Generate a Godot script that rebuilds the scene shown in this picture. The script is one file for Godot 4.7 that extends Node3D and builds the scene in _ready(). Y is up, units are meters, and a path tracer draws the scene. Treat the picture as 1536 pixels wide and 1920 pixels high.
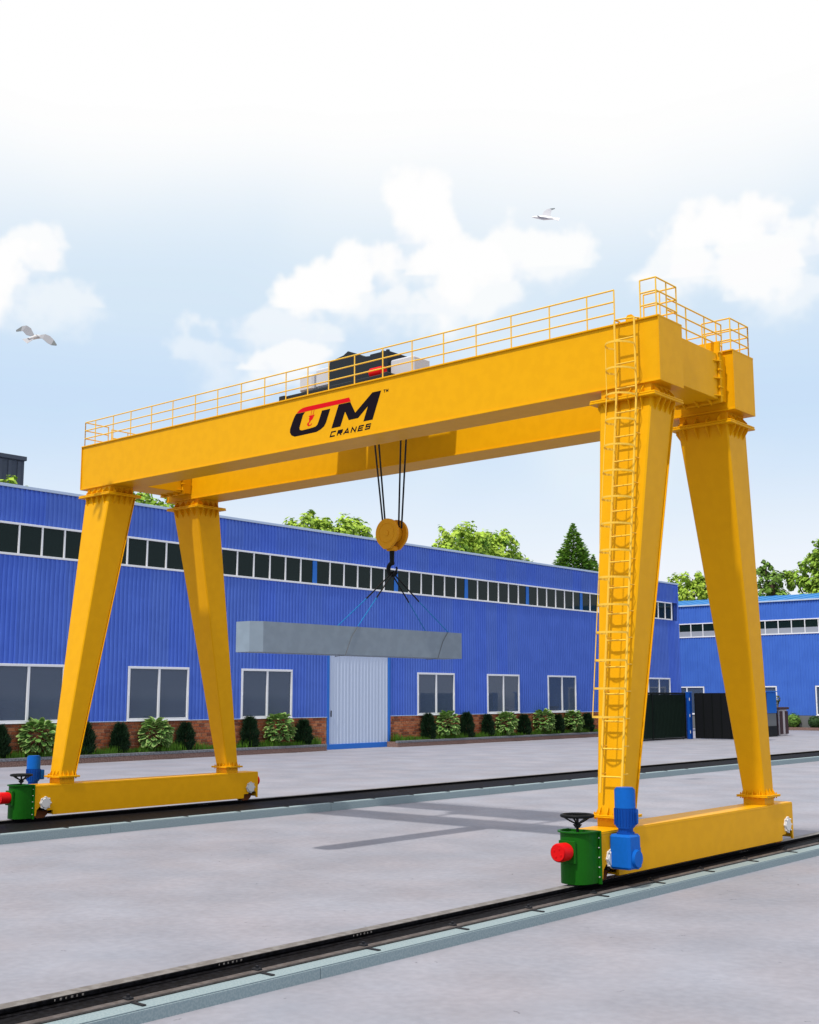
extends Node3D
# A yellow double-girder gantry crane on two rails in a concrete yard, blue clad workshops behind.
# World: x runs along the crane rails (away to the right), -z along the crane girders (away to the left).

class MB:
	var v := PackedVector3Array()
	var n := PackedVector3Array()
	var c := PackedColorArray()
	var ix := PackedInt32Array()
	var cur := Color(1, 1, 1)
	func pt(p: Vector3, nn: Vector3) -> int:
		v.push_back(p); n.push_back(nn); c.push_back(cur)
		return v.size() - 1
	func tri(a: Vector3, b: Vector3, d: Vector3) -> void:
		var nn := (b - a).cross(d - a).normalized()
		var i := pt(a, nn); pt(b, nn); pt(d, nn)
		ix.append_array(PackedInt32Array([i, i + 2, i + 1]))
	func quad(a: Vector3, b: Vector3, d: Vector3, e: Vector3) -> void:
		var nn := (d - a).cross(e - b).normalized()
		var i := pt(a, nn); pt(b, nn); pt(d, nn); pt(e, nn)
		ix.append_array(PackedInt32Array([i, i + 2, i + 1, i, i + 3, i + 2]))
	func squad(a: Vector3, b: Vector3, d: Vector3, e: Vector3, na: Vector3, nb: Vector3, nd: Vector3, ne: Vector3) -> void:
		var i := pt(a, na); pt(b, nb); pt(d, nd); pt(e, ne)
		ix.append_array(PackedInt32Array([i, i + 2, i + 1, i, i + 3, i + 2]))
	func quad_out(a: Vector3, b: Vector3, d: Vector3, e: Vector3, o: Vector3) -> void:
		if (d - a).cross(e - b).dot((a + b + d + e) * 0.25 - o) < 0.0: quad(a, e, d, b)
		else: quad(a, b, d, e)
	func tri_out(a: Vector3, b: Vector3, d: Vector3, o: Vector3) -> void:
		if (b - a).cross(d - a).dot((a + b + d) / 3.0 - o) < 0.0: tri(a, d, b)
		else: tri(a, b, d)
	func hexa(b: Array, t: Array) -> void:
		var o: Vector3 = Vector3.ZERO
		for q in b: o += q
		for q in t: o += q
		o /= 8.0
		quad_out(b[0], b[1], b[2], b[3], o); quad_out(t[0], t[1], t[2], t[3], o)
		for k in 4:
			var l := (k + 1) % 4
			quad_out(b[k], b[l], t[l], t[k], o)
	func box(lo: Vector3, hi: Vector3) -> void:
		hexa([lo, Vector3(hi.x, lo.y, lo.z), Vector3(hi.x, lo.y, hi.z), Vector3(lo.x, lo.y, hi.z)], [Vector3(lo.x, hi.y, lo.z), Vector3(hi.x, hi.y, lo.z), hi, Vector3(lo.x, hi.y, hi.z)])
	func cbox(lo: Vector3, hi: Vector3, b: float) -> void:
		var o := (lo + hi) * 0.5
		var h := (hi - lo) * 0.5
		var f := func(s: Vector3, ax: int) -> Vector3:
			var r := Vector3(s.x * (h.x - b), s.y * (h.y - b), s.z * (h.z - b))
			r[ax] = s[ax] * h[ax]
			return o + r
		for ax in 3:
			var p := (ax + 1) % 3
			var q := (ax + 2) % 3
			for sg in [-1.0, 1.0]:
				var l := []
				for w in [[-1.0, -1.0], [1.0, -1.0], [1.0, 1.0], [-1.0, 1.0]]:
					var s := Vector3.ZERO
					s[ax] = sg; s[p] = w[0]; s[q] = w[1]
					l.append(f.call(s, ax))
				quad_out(l[0], l[1], l[2], l[3], o)
			for w in [[-1.0, -1.0], [1.0, -1.0], [1.0, 1.0], [-1.0, 1.0]]:
				var s0 := Vector3.ZERO
				var s1 := Vector3.ZERO
				s0[ax] = -1.0; s1[ax] = 1.0; s0[p] = w[0]; s1[p] = w[0]; s0[q] = w[1]; s1[q] = w[1]
				quad_out(f.call(s0, p), f.call(s1, p), f.call(s1, q), f.call(s0, q), o)
		for k in 8:
			var s := Vector3(1.0 if k & 1 else -1.0, 1.0 if k & 2 else -1.0, 1.0 if k & 4 else -1.0)
			tri_out(f.call(s, 0), f.call(s, 1), f.call(s, 2), o)
	func cyl(a: Vector3, b: Vector3, r0: float, r1: float, sides := 16, caps := true) -> void:
		var w := (b - a).normalized()
		var u := w.cross(Vector3.UP if absf(w.y) < 0.9 else Vector3.RIGHT).normalized()
		var t := u.cross(w)
		for k in sides:
			var g0 := TAU * k / sides
			var g1 := TAU * (k + 1) / sides
			var d0 := u * cos(g0) + t * sin(g0)
			var d1 := u * cos(g1) + t * sin(g1)
			if (d0 * r0 - d1 * r0).length() + r1 > 0.0:
				var fl := (a + d1 * r0 - (a + d0 * r0)).cross(b + d1 * r1 - (a + d0 * r0)).dot(d0 + d1) < 0.0
				if fl: squad(a + d0 * r0, b + d0 * r1, b + d1 * r1, a + d1 * r0, d0, d0, d1, d1)
				else: squad(a + d0 * r0, a + d1 * r0, b + d1 * r1, b + d0 * r1, d0, d1, d1, d0)
			if caps:
				if r0 > 0.0: tri_out(a, a + d0 * r0, a + d1 * r0, b)
				if r1 > 0.0: tri_out(b, b + d0 * r1, b + d1 * r1, a)
	func tube(p: Array, r: float, sides := 8, closed := false) -> void:
		var m := p.size()
		var rings := []
		var up := Vector3.ZERO
		for k in m:
			var d: Vector3
			if closed: d = p[(k + 1) % m] - p[(k + m - 1) % m]
			else: d = p[mini(k + 1, m - 1)] - p[maxi(k - 1, 0)]
			d = d.normalized()
			if k == 0: up = d.cross(Vector3.UP if absf(d.y) < 0.9 else Vector3.RIGHT).normalized()
			else: up = (up - d * up.dot(d)).normalized()
			var t := d.cross(up)
			var ring := []
			for s in sides:
				var g := TAU * s / sides
				ring.append(up * cos(g) + t * sin(g))
			rings.append(ring)
		for k in (m if closed else m - 1):
			var l := (k + 1) % m
			for s in sides:
				var e := (s + 1) % sides
				squad(p[k] + rings[k][s] * r, p[k] + rings[k][e] * r, p[l] + rings[l][e] * r, p[l] + rings[l][s] * r, rings[k][s], rings[k][e], rings[l][e], rings[l][s])
		if not closed:
			for s in sides:
				var e := (s + 1) % sides
				tri_out(p[0], p[0] + rings[0][s] * r, p[0] + rings[0][e] * r, p[1])
				tri_out(p[m - 1], p[m - 1] + rings[m - 1][s] * r, p[m - 1] + rings[m - 1][e] * r, p[m - 2])
	func ext(poly: PackedVector2Array, o: Vector3, ux: Vector3, uy: Vector3, t0: float, t1: float) -> void:
		var q := poly.duplicate()
		if Geometry2D.is_polygon_clockwise(q): q.reverse()
		var uz := ux.cross(uy).normalized()
		var tr := Geometry2D.triangulate_polygon(q)
		for k in range(0, tr.size(), 3):
			var a: Vector2 = q[tr[k]]
			var b: Vector2 = q[tr[k + 1]]
			var d: Vector2 = q[tr[k + 2]]
			if (b - a).cross(d - a) < 0.0:
				var sw := b
				b = d; d = sw
			var A := o + ux * a.x + uy * a.y
			var B := o + ux * b.x + uy * b.y
			var D := o + ux * d.x + uy * d.y
			tri(A + uz * t1, B + uz * t1, D + uz * t1)
			tri(A + uz * t0, D + uz * t0, B + uz * t0)
		for k in q.size():
			var a: Vector2 = q[k]
			var b: Vector2 = q[(k + 1) % q.size()]
			var A := o + ux * a.x + uy * a.y
			var B := o + ux * b.x + uy * b.y
			quad(A + uz * t0, B + uz * t0, B + uz * t1, A + uz * t1)
	func mesh(m: Material, colors := false) -> ArrayMesh:
		var a := []
		a.resize(Mesh.ARRAY_MAX)
		a[Mesh.ARRAY_VERTEX] = v
		a[Mesh.ARRAY_NORMAL] = n
		if colors: a[Mesh.ARRAY_COLOR] = c
		a[Mesh.ARRAY_INDEX] = ix
		var r := ArrayMesh.new()
		r.add_surface_from_arrays(Mesh.PRIMITIVE_TRIANGLES, a)
		if m: r.surface_set_material(0, m)
		return r

var M := {}
var rng := RandomNumberGenerator.new()
var used := {}

func numbered(s: String) -> String:
	if not used.has(s):
		used[s] = 0
		return s
	used[s] += 1
	return "%s_%03d" % [s, used[s]]

func lin(r: float, g: float, b: float) -> Color:
	return Color(r, g, b).linear_to_srgb()

func noise_tex(sd: int, freq: float, oct: int, size: int, a: Color, b: Color, lo := 0.25, hi := 0.75, sx := 1) -> ImageTexture:
	var f := FastNoiseLite.new()
	f.seed = sd; f.frequency = freq; f.fractal_octaves = oct
	f.noise_type = FastNoiseLite.TYPE_SIMPLEX_SMOOTH
	var src := f.get_seamless_image(size, size / sx)
	if sx > 1: src.resize(size, size, Image.INTERPOLATE_CUBIC)
	src.convert(Image.FORMAT_L8)
	var d := src.get_data()
	var lut := PackedByteArray()
	for k in 256:
		var col := a.lerp(b, smoothstep(lo, hi, k / 255.0))
		lut.append(int(col.r * 255.0)); lut.append(int(col.g * 255.0)); lut.append(int(col.b * 255.0))
	var o := PackedByteArray()
	o.resize(size * size * 3)
	for k in size * size:
		var w := d[k] * 3
		o[k * 3] = lut[w]; o[k * 3 + 1] = lut[w + 1]; o[k * 3 + 2] = lut[w + 2]
	return ImageTexture.create_from_image(Image.create_from_data(size, size, false, Image.FORMAT_RGB8, o))

func bump_tex(sd: int, freq: float, oct: int, size: int, strength: float) -> ImageTexture:
	var f := FastNoiseLite.new()
	f.seed = sd; f.frequency = freq; f.fractal_octaves = oct
	var im := f.get_seamless_image(size, size)
	im.convert(Image.FORMAT_RGBA8)
	im.bump_map_to_normal_map(strength)
	return ImageTexture.create_from_image(im)

func mat(nm: String, col: Color, rough: float, metal := 0.0, spec := 0.2) -> StandardMaterial3D:
	var m := StandardMaterial3D.new()
	m.resource_name = nm
	m.albedo_color = col; m.roughness = rough; m.metallic = metal; m.metallic_specular = spec
	M[nm] = m
	return m

func tri_tex(m: StandardMaterial3D, t: Texture2D, per_m: float, nt: Texture2D = null, ns := 0.3) -> void:
	m.albedo_texture = t
	m.uv1_triplanar = true; m.uv1_world_triplanar = true
	m.uv1_scale = Vector3.ONE * per_m
	if nt:
		m.normal_enabled = true; m.normal_texture = nt; m.normal_scale = ns

func put(parent: Node, called: String, mesh: Mesh, m: Material, at := Vector3.ZERO) -> MeshInstance3D:
	var o := MeshInstance3D.new()
	o.mesh = mesh
	o.material_override = m
	o.position = at
	o.name = numbered(called) if parent == self else called
	parent.add_child(o, true)
	return o

func part(parent: Node, called: String, mb: MB, m: Material) -> MeshInstance3D:
	return put(parent, called, mb.mesh(null), m)

func cpart(parent: Node, called: String, mb: MB, m: Material) -> MeshInstance3D:
	return put(parent, called, mb.mesh(null, true), m)

func thing(called: String, label: String, category: String, at := Vector3.ZERO, turn := 0.0, group := "") -> Node3D:
	var o := Node3D.new()
	o.name = numbered(called)
	add_child(o)
	o.position = at; o.rotation.y = turn
	tag(o, label, category, group)
	return o

func tag(o: Node, label: String, category: String, group := "") -> void:
	o.set_meta("label", label); o.set_meta("category", category)
	if group: o.set_meta("group", group)

func structure(o: Node, label := "", category := "") -> Node:
	o.set_meta("kind", "structure")
	if label: o.set_meta("label", label)
	if category: o.set_meta("category", category)
	return o

func stuff(o: Node) -> Node:
	o.set_meta("kind", "stuff")
	return o

# ------------------------------------------------------------------ camera, sky, sun
const CAM := Vector3(0, 4.2, 0)
const FOCAL := 2276.8          # in pixels of the 1536 x 1920 photograph
var cam_basis := Basis.from_euler(Vector3(deg_to_rad(8.646), deg_to_rad(-49.237), deg_to_rad(-0.11)))

func ray(u: float, v: float) -> Vector3:
	return (cam_basis * Vector3(u - 768.0, 960.0 - v, -FOCAL)).normalized()

var sky_noise := FastNoiseLite.new()
var sky_soft := FastNoiseLite.new()
var puffs := []
var near_puffs := []

func sky_color(az: float, el: float) -> Color:
	var d := Vector3(sin(az) * cos(el), sin(el), -cos(az) * cos(el))
	var e := rad_to_deg(el)
	var veil := clampf(smoothstep(18.0, 27.0, e + sky_soft.get_noise_3dv(d * 2.0) * 2.5), 0.0, 1.0)
	var base := Color(0.955, 0.972, 0.996).lerp(Color(0.79, 0.88, 0.975), smoothstep(4.0, 14.0, e))
	var s := sky_soft.get_noise_3dv(d * 3.1)
	base = base.lerp(Color(0.90, 0.945, 0.985), smoothstep(-0.1, 0.45, s) * 0.8)
	base = base.lerp(Color(0.86, 0.92, 0.97), smoothstep(13.0, 19.0, e) * 0.75)
	base = base.lerp(Color(1, 1, 1), veil)
	var n := sky_noise.get_noise_3dv(d * 13.0)
	var dens := 0.0
	var lift := 0.0
	for p in (near_puffs if az > 0.42 and az < 1.33 else puffs):
		var qa: float = wrapf(az - p[0], -PI, PI) / p[2]
		if absf(qa) > 1.7: continue
		var qe: float = (el - p[1]) / p[3]
		if absf(qe) > 1.7: continue
		if qe < 0.0: qe *= 0.8
		var f: float = 1.0 - sqrt(qa * qa + qe * qe) * 0.86 + n * 0.95
		var g: float = smoothstep(0.0, 0.34 if qe > -0.1 else 0.9, f) * p[4]
		if g > dens:
			dens = g
			lift = clampf(0.55 + 0.45 * qe + n * 1.1, 0.0, 1.0)
	var white := Color(0.935, 0.96, 0.99).lerp(Color(1, 1, 1), smoothstep(0.05, 0.5, lift))
	return base.lerp(white, dens)

func make_sky() -> ImageTexture:
	sky_noise.seed = 11; sky_noise.frequency = 1.0; sky_noise.fractal_octaves = 5; sky_noise.fractal_gain = 0.56
	sky_noise.noise_type = FastNoiseLite.TYPE_SIMPLEX_SMOOTH
	sky_soft.seed = 5; sky_soft.frequency = 1.0; sky_soft.fractal_octaves = 3
	# cumulus heads seen in the photograph: pixel centre and half size, and how dense
	var seen := [[790, 445, 80, 85, 1.0], [715, 495, 90, 70, 1.0], [640, 540, 85, 60, 1.0], [575, 570, 60, 48, 1.0], [850, 505, 110, 75, 1.0], [965, 490, 90, 80, 0.95], [1030, 500, 60, 55, 0.8], [900, 560, 130, 50, 0.8], [720, 580, 130, 45, 0.75], [490, 630, 130, 55, 0.6], [525, 690, 70, 42, 0.9], [395, 670, 90, 45, 0.45],
		[1350, 450, 60, 65, 1.0], [1435, 425, 60, 62, 1.0], [1400, 500, 130, 70, 0.95], [1510, 470, 80, 70, 0.9], [1300, 505, 70, 50, 0.8], [1470, 550, 120, 45, 0.6], [50, 495, 60, 58, 0.9], [5, 520, 70, 62, 1.0], [60, 560, 90, 50, 0.55]]
	for q in seen:
		var d := ray(q[0], q[1])
		near_puffs.append([atan2(d.x, -d.z), asin(d.y), q[2] / FOCAL * 1.18, q[3] / FOCAL * 1.08, q[4]])
	puffs.append_array(near_puffs)
	# the same kind of cloud all the way round
	var r := RandomNumberGenerator.new()
	r.seed = 77
	for k in 46:
		var az := deg_to_rad(r.randf_range(82.0, 372.0))
		var el := deg_to_rad(r.randf_range(9.0, 19.0))
		for j in 5:
			puffs.append([az + r.randf_range(-0.07, 0.07), el + r.randf_range(-0.02, 0.03), r.randf_range(0.03, 0.06), r.randf_range(0.02, 0.04), r.randf_range(0.6, 1.0)])
	var W := 4096
	var H := 2048
	var cw := 512
	var ch := 256
	var co := Image.create(cw, ch, false, Image.FORMAT_RGB8)
	for y in ch:
		var el := PI * 0.5 - (y + 0.5) / ch * PI
		for x in cw:
			if el < -0.03: co.set_pixel(x, y, Color(0.80, 0.82, 0.85))
			elif el > 0.7: co.set_pixel(x, y, Color(1, 1, 1))
			else: co.set_pixel(x, y, sky_color((x + 0.5) / cw * TAU, el))
	co.resize(W, H, Image.INTERPOLATE_CUBIC)
	var x0 := int(24.0 / 360.0 * W)
	var x1 := int(76.0 / 360.0 * W)
	var y0 := int((90.0 - 36.0) / 180.0 * H)
	var y1 := int((90.0 + 1.0) / 180.0 * H)
	for y in range(y0, y1):
		var el := PI * 0.5 - (y + 0.5) / H * PI
		for x in range(x0, x1): co.set_pixel(x, y, sky_color((x + 0.5) / W * TAU, el))
	return ImageTexture.create_from_image(co)

func setup_view() -> void:
	var cam := Camera3D.new()
	cam.name = "camera"
	cam.position = CAM
	cam.basis = cam_basis
	cam.fov = rad_to_deg(2.0 * atan(960.0 / FOCAL))
	cam.near = 0.1; cam.far = 2000.0
	add_child(cam)
	cam.current = true
	var e := Environment.new()
	e.background_mode = Environment.BG_SKY
	var sm := PanoramaSkyMaterial.new()
	sm.panorama = make_sky()
	sm.energy_multiplier = 1.0
	e.sky = Sky.new()
	e.sky.sky_material = sm
	e.background_energy_multiplier = 1.0
	e.tonemap_mode = Environment.TONE_MAPPER_LINEAR
	e.tonemap_exposure = 1.0
	e.sdfgi_enabled = true; e.ssao_enabled = true; e.ssil_enabled = true
	var we := WorldEnvironment.new()
	we.name = "environment"
	we.environment = e
	add_child(we)
	var sun := DirectionalLight3D.new()
	sun.name = "sun"
	sun.light_energy = 1.1
	sun.light_color = Color(1.0, 0.965, 0.90)
	sun.light_angular_distance = 1.4
	sun.shadow_enabled = true
	add_child(sun)
	sun.look_at_from_position(Vector3(-7.7, 12.3, 1.0), Vector3.ZERO, Vector3.UP)

func make_materials() -> void:
	var worn := noise_tex(3, 0.02, 5, 512, Color(0.985, 0.983, 0.975), Color(1, 1, 1), 0.3, 0.7)
	var y := mat("crane_yellow", lin(0.73, 0.362, 0.003), 0.4)
	tri_tex(y, worn, 0.2)
	var yr := mat("rail_yellow", lin(0.80, 0.50, 0.07), 0.45)
	mat("hook_orange", lin(0.62, 0.27, 0.008), 0.45)
	mat("logo_black", lin(0.010, 0.007, 0.012), 0.6, 0.0, 0.1)
	mat("logo_red", lin(0.60, 0.008, 0.015), 0.5, 0.0, 0.1)
	var g := mat("clamp_green", lin(0.008, 0.10, 0.006), 0.4)
	tri_tex(g, worn, 0.6)
	var rd := mat("buffer_red", lin(0.62, 0.006, 0.008), 0.38)
	var bl := mat("motor_blue", lin(0.006, 0.115, 0.50), 0.42)
	tri_tex(bl, worn, 0.8)
	mat("motor_blue_dark", lin(0.005, 0.06, 0.33), 0.45)
	mat("dark_steel", lin(0.02, 0.021, 0.026), 0.5, 0.3)
	mat("black_paint", lin(0.008, 0.009, 0.011), 0.5)
	mat("rope_black", lin(0.012, 0.012, 0.014), 0.6)
	mat("sling_blue", lin(0.015, 0.19, 0.48), 0.6)
	mat("cap_white", lin(0.62, 0.62, 0.64), 0.5)
	mat("wheel_rust", lin(0.17, 0.055, 0.022), 0.7)
	mat("trolley_dark", lin(0.022, 0.028, 0.036), 0.5)
	mat("trolley_pale", lin(0.50, 0.52, 0.58), 0.5)
	var beam := mat("beam_grey", lin(0.235, 0.30, 0.38), 0.6)
	tri_tex(beam, noise_tex(31, 0.015, 5, 512, Color(0.965, 0.965, 0.965), Color(1, 1, 1)), 0.25)
	# ground and rails
	var con := mat("concrete", lin(0.365, 0.372, 0.445), 0.85)
	con.vertex_color_use_as_albedo = true
	tri_tex(con, concrete_tex(), 0.045, bump_tex(8, 0.05, 5, 512, 3.0), 0.12)
	var rail := mat("rail_steel", lin(0.011, 0.011, 0.014), 0.6, 0.0, 0.12)
	tri_tex(rail, noise_tex(44, 0.03, 5, 512, Color(0.7, 0.68, 0.66), Color(1, 1, 1)), 0.5)
	var head := mat("rail_head", lin(0.21, 0.20, 0.20), 0.5)
	tri_tex(head, noise_tex(45, 0.03, 5, 256, Color(0.86, 0.85, 0.84), Color(1, 1, 1)), 0.6)
	var foot := mat("rail_foot", lin(0.13, 0.115, 0.115), 0.7, 0.1)
	tri_tex(foot, head.albedo_texture, 0.7)
	var galv := noise_tex(46, 0.05, 3, 512, Color(0.92, 0.94, 0.95), Color(1, 1, 1), 0.35, 0.62)
	var kf := mat("kerb_grey", lin(0.265, 0.335, 0.37), 0.7)
	tri_tex(kf, galv, 0.8)
	# buildings
	var stain := noise_tex(52, 0.008, 4, 512, Color(0.955, 0.96, 0.97), Color(1, 1, 1), 0.3, 0.7)
	for k in 3:
		var cb := mat("cladding_%d" % k, lin(0.076 + 0.006 * k, 0.160 + 0.006 * k, 0.63 - 0.02 * k), 0.42)
		tri_tex(cb, stain, 0.09)
	var c2 := mat("cladding_far", lin(0.06, 0.16, 0.58), 0.45)
	tri_tex(c2, stain, 0.08)
	mat("roof_blue", lin(0.03, 0.20, 0.52), 0.5)
	mat("trim_pale", lin(0.42, 0.52, 0.70), 0.5)
	mat("frame_white", lin(0.72, 0.74, 0.80), 0.45)
	mat("door_white", lin(0.47, 0.55, 0.72), 0.5)
	mat("trim_blue", lin(0.03, 0.15, 0.55), 0.45)
	mat("inner_wall", lin(0.10, 0.10, 0.11), 0.9)
	mat("room_grey", lin(0.24, 0.25, 0.27), 0.9)
	var gl := mat("glass", Color(0.31, 0.37, 0.47, 0.66), 0.03, 0.0, 0.4)
	gl.transparency = BaseMaterial3D.TRANSPARENCY_ALPHA
	var gd := mat("glass_dark", Color(0.09, 0.15, 0.15, 0.9), 0.04, 0.0, 0.25)
	gd.transparency = BaseMaterial3D.TRANSPARENCY_ALPHA
	mat("glass_pale", lin(0.30, 0.33, 0.40), 0.2)
	var mortar := mat("mortar", lin(0.44, 0.31, 0.23), 0.95)
	tri_tex(mortar, noise_tex(60, 0.04, 4, 256, Color(0.75, 0.75, 0.75), Color(1, 1, 1)), 0.7)
	var bt := noise_tex(61, 0.03, 5, 512, Color(0.8, 0.78, 0.78), Color(1, 1, 1), 0.25, 0.7)
	var tones := [[0.44, 0.135, 0.062], [0.36, 0.115, 0.058], [0.50, 0.20, 0.10], [0.24, 0.085, 0.05], [0.46, 0.165, 0.08]]
	for k in tones.size():
		var b := mat("brick_%d" % k, lin(tones[k][0], tones[k][1], tones[k][2]), 0.9)
		tri_tex(b, bt, 0.9)
	var kb := mat("bed_kerb", lin(0.20, 0.215, 0.25), 0.85)
	tri_tex(kb, bt, 0.4)
	var kw := mat("bed_wall", lin(0.26, 0.17, 0.15), 0.9)
	tri_tex(kw, bt, 0.5)
	mat("soil", lin(0.03, 0.02, 0.014), 1.0)
	mat("gate_black", lin(0.006, 0.008, 0.008), 0.4)
	mat("gate_sheet", lin(0.007, 0.015, 0.011), 0.35)
	mat("booth_grey", lin(0.14, 0.15, 0.16), 0.7)
	mat("booth_blue", lin(0.012, 0.12, 0.50), 0.5)
	mat("pillar_pale", lin(0.45, 0.42, 0.44), 0.8)
	mat("pillar_plum", lin(0.065, 0.04, 0.045), 0.8)
	mat("tower_grey", lin(0.07, 0.085, 0.115), 0.8)
	for nm in ["leaf", "grass", "conifer", "gull"]:
		var l := mat(nm, Color(1, 1, 1), 0.6, 0.0, 0.3)
		l.vertex_color_use_as_albedo = true
	for nm in ["leaf", "grass"]:
		M[nm].backlight_enabled = true
		M[nm].backlight = Color(0.5, 0.5, 0.4)
	mat("bark", lin(0.09, 0.065, 0.045), 0.95)

func concrete_tex() -> ImageTexture:
	var size := 1024
	var a := FastNoiseLite.new()
	a.seed = 21; a.frequency = 0.006; a.fractal_octaves = 5
	var b := FastNoiseLite.new()
	b.seed = 22; b.frequency = 0.09; b.fractal_octaves = 3
	var ia := a.get_seamless_image(size, size)
	ia.convert(Image.FORMAT_L8)
	var ib := b.get_seamless_image(size, size)
	ib.convert(Image.FORMAT_L8)
	var da := ia.get_data()
	var db := ib.get_data()
	var o := PackedByteArray()
	o.resize(size * size * 3)
	for k in size * size:
		var w := 0.885 + (da[k] / 255.0 - 0.5) * 0.09 + (db[k] / 255.0 - 0.5) * 0.06
		var warm := (da[(k + 7777) % (size * size)] / 255.0 - 0.5) * 0.03
		o[k * 3] = clampi(int((w + warm) * 255.0), 0, 255)
		o[k * 3 + 1] = clampi(int(w * 255.0), 0, 255)
		o[k * 3 + 2] = clampi(int((w - warm * 0.6) * 255.0), 0, 255)
	var im := Image.create_from_data(size, size, false, Image.FORMAT_RGB8, o)
	var r := RandomNumberGenerator.new()
	r.seed = 9
	for k in 150:   # hairline cracks, chips and rubber scuffs
		var x := r.randf() * size
		var y := r.randf() * size
		var ang := r.randf() * TAU
		var dark := r.randf_range(0.72, 0.92)
		for s in r.randi_range(2, 9):
			ang += r.randf_range(-0.5, 0.5)
			x += cos(ang); y += sin(ang)
			var px := posmod(int(x), size)
			var py := posmod(int(y), size)
			var cc := im.get_pixel(px, py)
			im.set_pixel(px, py, Color(cc.r * dark, cc.g * dark, cc.b * dark))
	return ImageTexture.create_from_image(im)

# ------------------------------------------------------------------ ground and rails
func make_ground() -> void:
	var f := FastNoiseLite.new()
	f.seed = 71; f.frequency = 0.035; f.fractal_octaves = 4
	var mb := MB.new()
	var xs := []
	var x := -80.0
	while x < 200.0:
		xs.append(x); x += 2.0
	var zs := []
	var z := -120.0
	while z < 60.0:
		zs.append(z); z += 2.0
	xs.push_front(-900.0); xs.append(1200.0); zs.push_front(-1200.0); zs.append(900.0)
	var w := xs.size()
	for j in zs.size():
		for i in w:
			var t: float = 0.975 + 0.07 * f.get_noise_2d(xs[i], zs[j] * 1.6)
			mb.cur = Color(t, t, t * 1.005)
			mb.pt(Vector3(xs[i], 0, zs[j]), Vector3.UP)
	for j in zs.size() - 1:
		for i in w - 1:
			var a := j * w + i
			mb.ix.append_array(PackedInt32Array([a, a + 1, a + w + 1, a, a + w + 1, a + w]))
	structure(cpart(self, "ground", mb, M.concrete))

func make_rail(zc: float, kerb_z: float, kerb_h: float, label: String, kerb_label: String, clip_dx: float) -> void:
	var x0 := -6.0
	var x1 := 190.0
	var lip := 0.34
	# kerb beam with a pale capped lip, carrying the rail behind it
	var kerb := thing("rail_kerb", kerb_label, "kerb")
	var x := x0
	while x < x1:
		var e := minf(x + 9.8, x1)
		var mb := MB.new()
		mb.cbox(Vector3(x, -0.05, kerb_z - lip), Vector3(e - 0.006, kerb_h, kerb_z), 0.012)
		mb.box(Vector3(x, -0.05, zc - 0.42), Vector3(e - 0.006, 0.172, kerb_z - lip - 0.002))
		var body := part(kerb, "kerb_section", mb, M.kerb_grey)
		var tp := MB.new()
		tp.cbox(Vector3(x + 0.003, kerb_h + 0.001, kerb_z - lip + 0.003), Vector3(e - 0.009, kerb_h + 0.014, kerb_z - 0.006), 0.004)
		part(body, "capping", tp, M.kerb_grey)
		x = e
	var r := thing("crane_rail", label, "rail")
	var sole := MB.new()
	var edge := kerb_z - lip - 0.004
	sole.box(Vector3(x0, 0.187, zc - 0.4), Vector3(x1, 0.204, edge - 0.13))
	part(r, "sole_plate", sole, M.rail_steel)
	var bar := MB.new()
	bar.cbox(Vector3(x0, 0.187, edge - 0.128), Vector3(x1, 0.222, edge), 0.008)
	part(r, "edge_bar", bar, M.rail_foot)
	var prof := PackedVector2Array([Vector2(-0.20, 0.2045), Vector2(0.20, 0.2045), Vector2(0.20, 0.214), Vector2(0.07, 0.222), Vector2(0.065, 0.236), Vector2(0.125, 0.246), Vector2(0.13, 0.29), Vector2(0.12, 0.298), Vector2(-0.12, 0.298), Vector2(-0.13, 0.29), Vector2(-0.125, 0.246), Vector2(-0.065, 0.236), Vector2(-0.07, 0.222), Vector2(-0.20, 0.214)])
	var rb := MB.new()
	rb.ext(prof, Vector3(x0, 0, zc), Vector3(0, 0, 1), Vector3(0, 1, 0), -(x1 - x0), 0.0)
	part(r, "rail_section", rb, M.rail_steel)
	var hd := MB.new()
	hd.cbox(Vector3(x0, 0.2985, zc - 0.118), Vector3(x1, 0.304, zc + 0.118), 0.002)
	part(r, "running_surface", hd, M.rail_head)
	# spring clips reaching over the kerb capping
	x = 1.2
	var cz := edge
	while x < 62.0:
		var cl := MB.new()
		cl.cbox(Vector3(x - 0.05, 0.1865, cz - 0.16), Vector3(x + 0.05, 0.25, cz - 0.02), 0.012)
		cl.cbox(Vector3(x - 0.035, kerb_h + 0.0145, cz - 0.02), Vector3(x + 0.035, kerb_h + 0.034, cz + 0.27), 0.008)
		cl.box(Vector3(x - 0.03, 0.24, cz - 0.06), Vector3(x + 0.03, maxf(0.245, kerb_h + 0.03), cz - 0.021))
		cl.cyl(Vector3(x, 0.25, cz - 0.09), Vector3(x, 0.285, cz - 0.09), 0.025, 0.025, 6)
		part(r, "rail_clip", cl, M.dark_steel)
		x += clip_dx
	# rolled marks standing proud of the rail head, too worn to read
	for xm in [9.6, 12.4, 15.3, 29.6]:
		for k in 6:
			var mk := MB.new()
			mk.cbox(Vector3(xm + 0.085 * k, 0.256, zc + 0.1255), Vector3(xm + 0.085 * k + [0.018, 0.03, 0.022, 0.034, 0.02, 0.03][k], 0.284, zc + 0.1335), 0.003)
			part(r, "rolled_mark", mk, M.rail_head)

# ------------------------------------------------------------------ the crane
const GX0 := 24.80
const GX1 := 25.96
const RX0 := 28.68
const RX1 := 29.89
const YT := 13.14
const YB := 11.54
const ZN := -13.61
const ZF := -37.0
const ZR1 := -14.57
const ZR2 := -35.96

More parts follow.
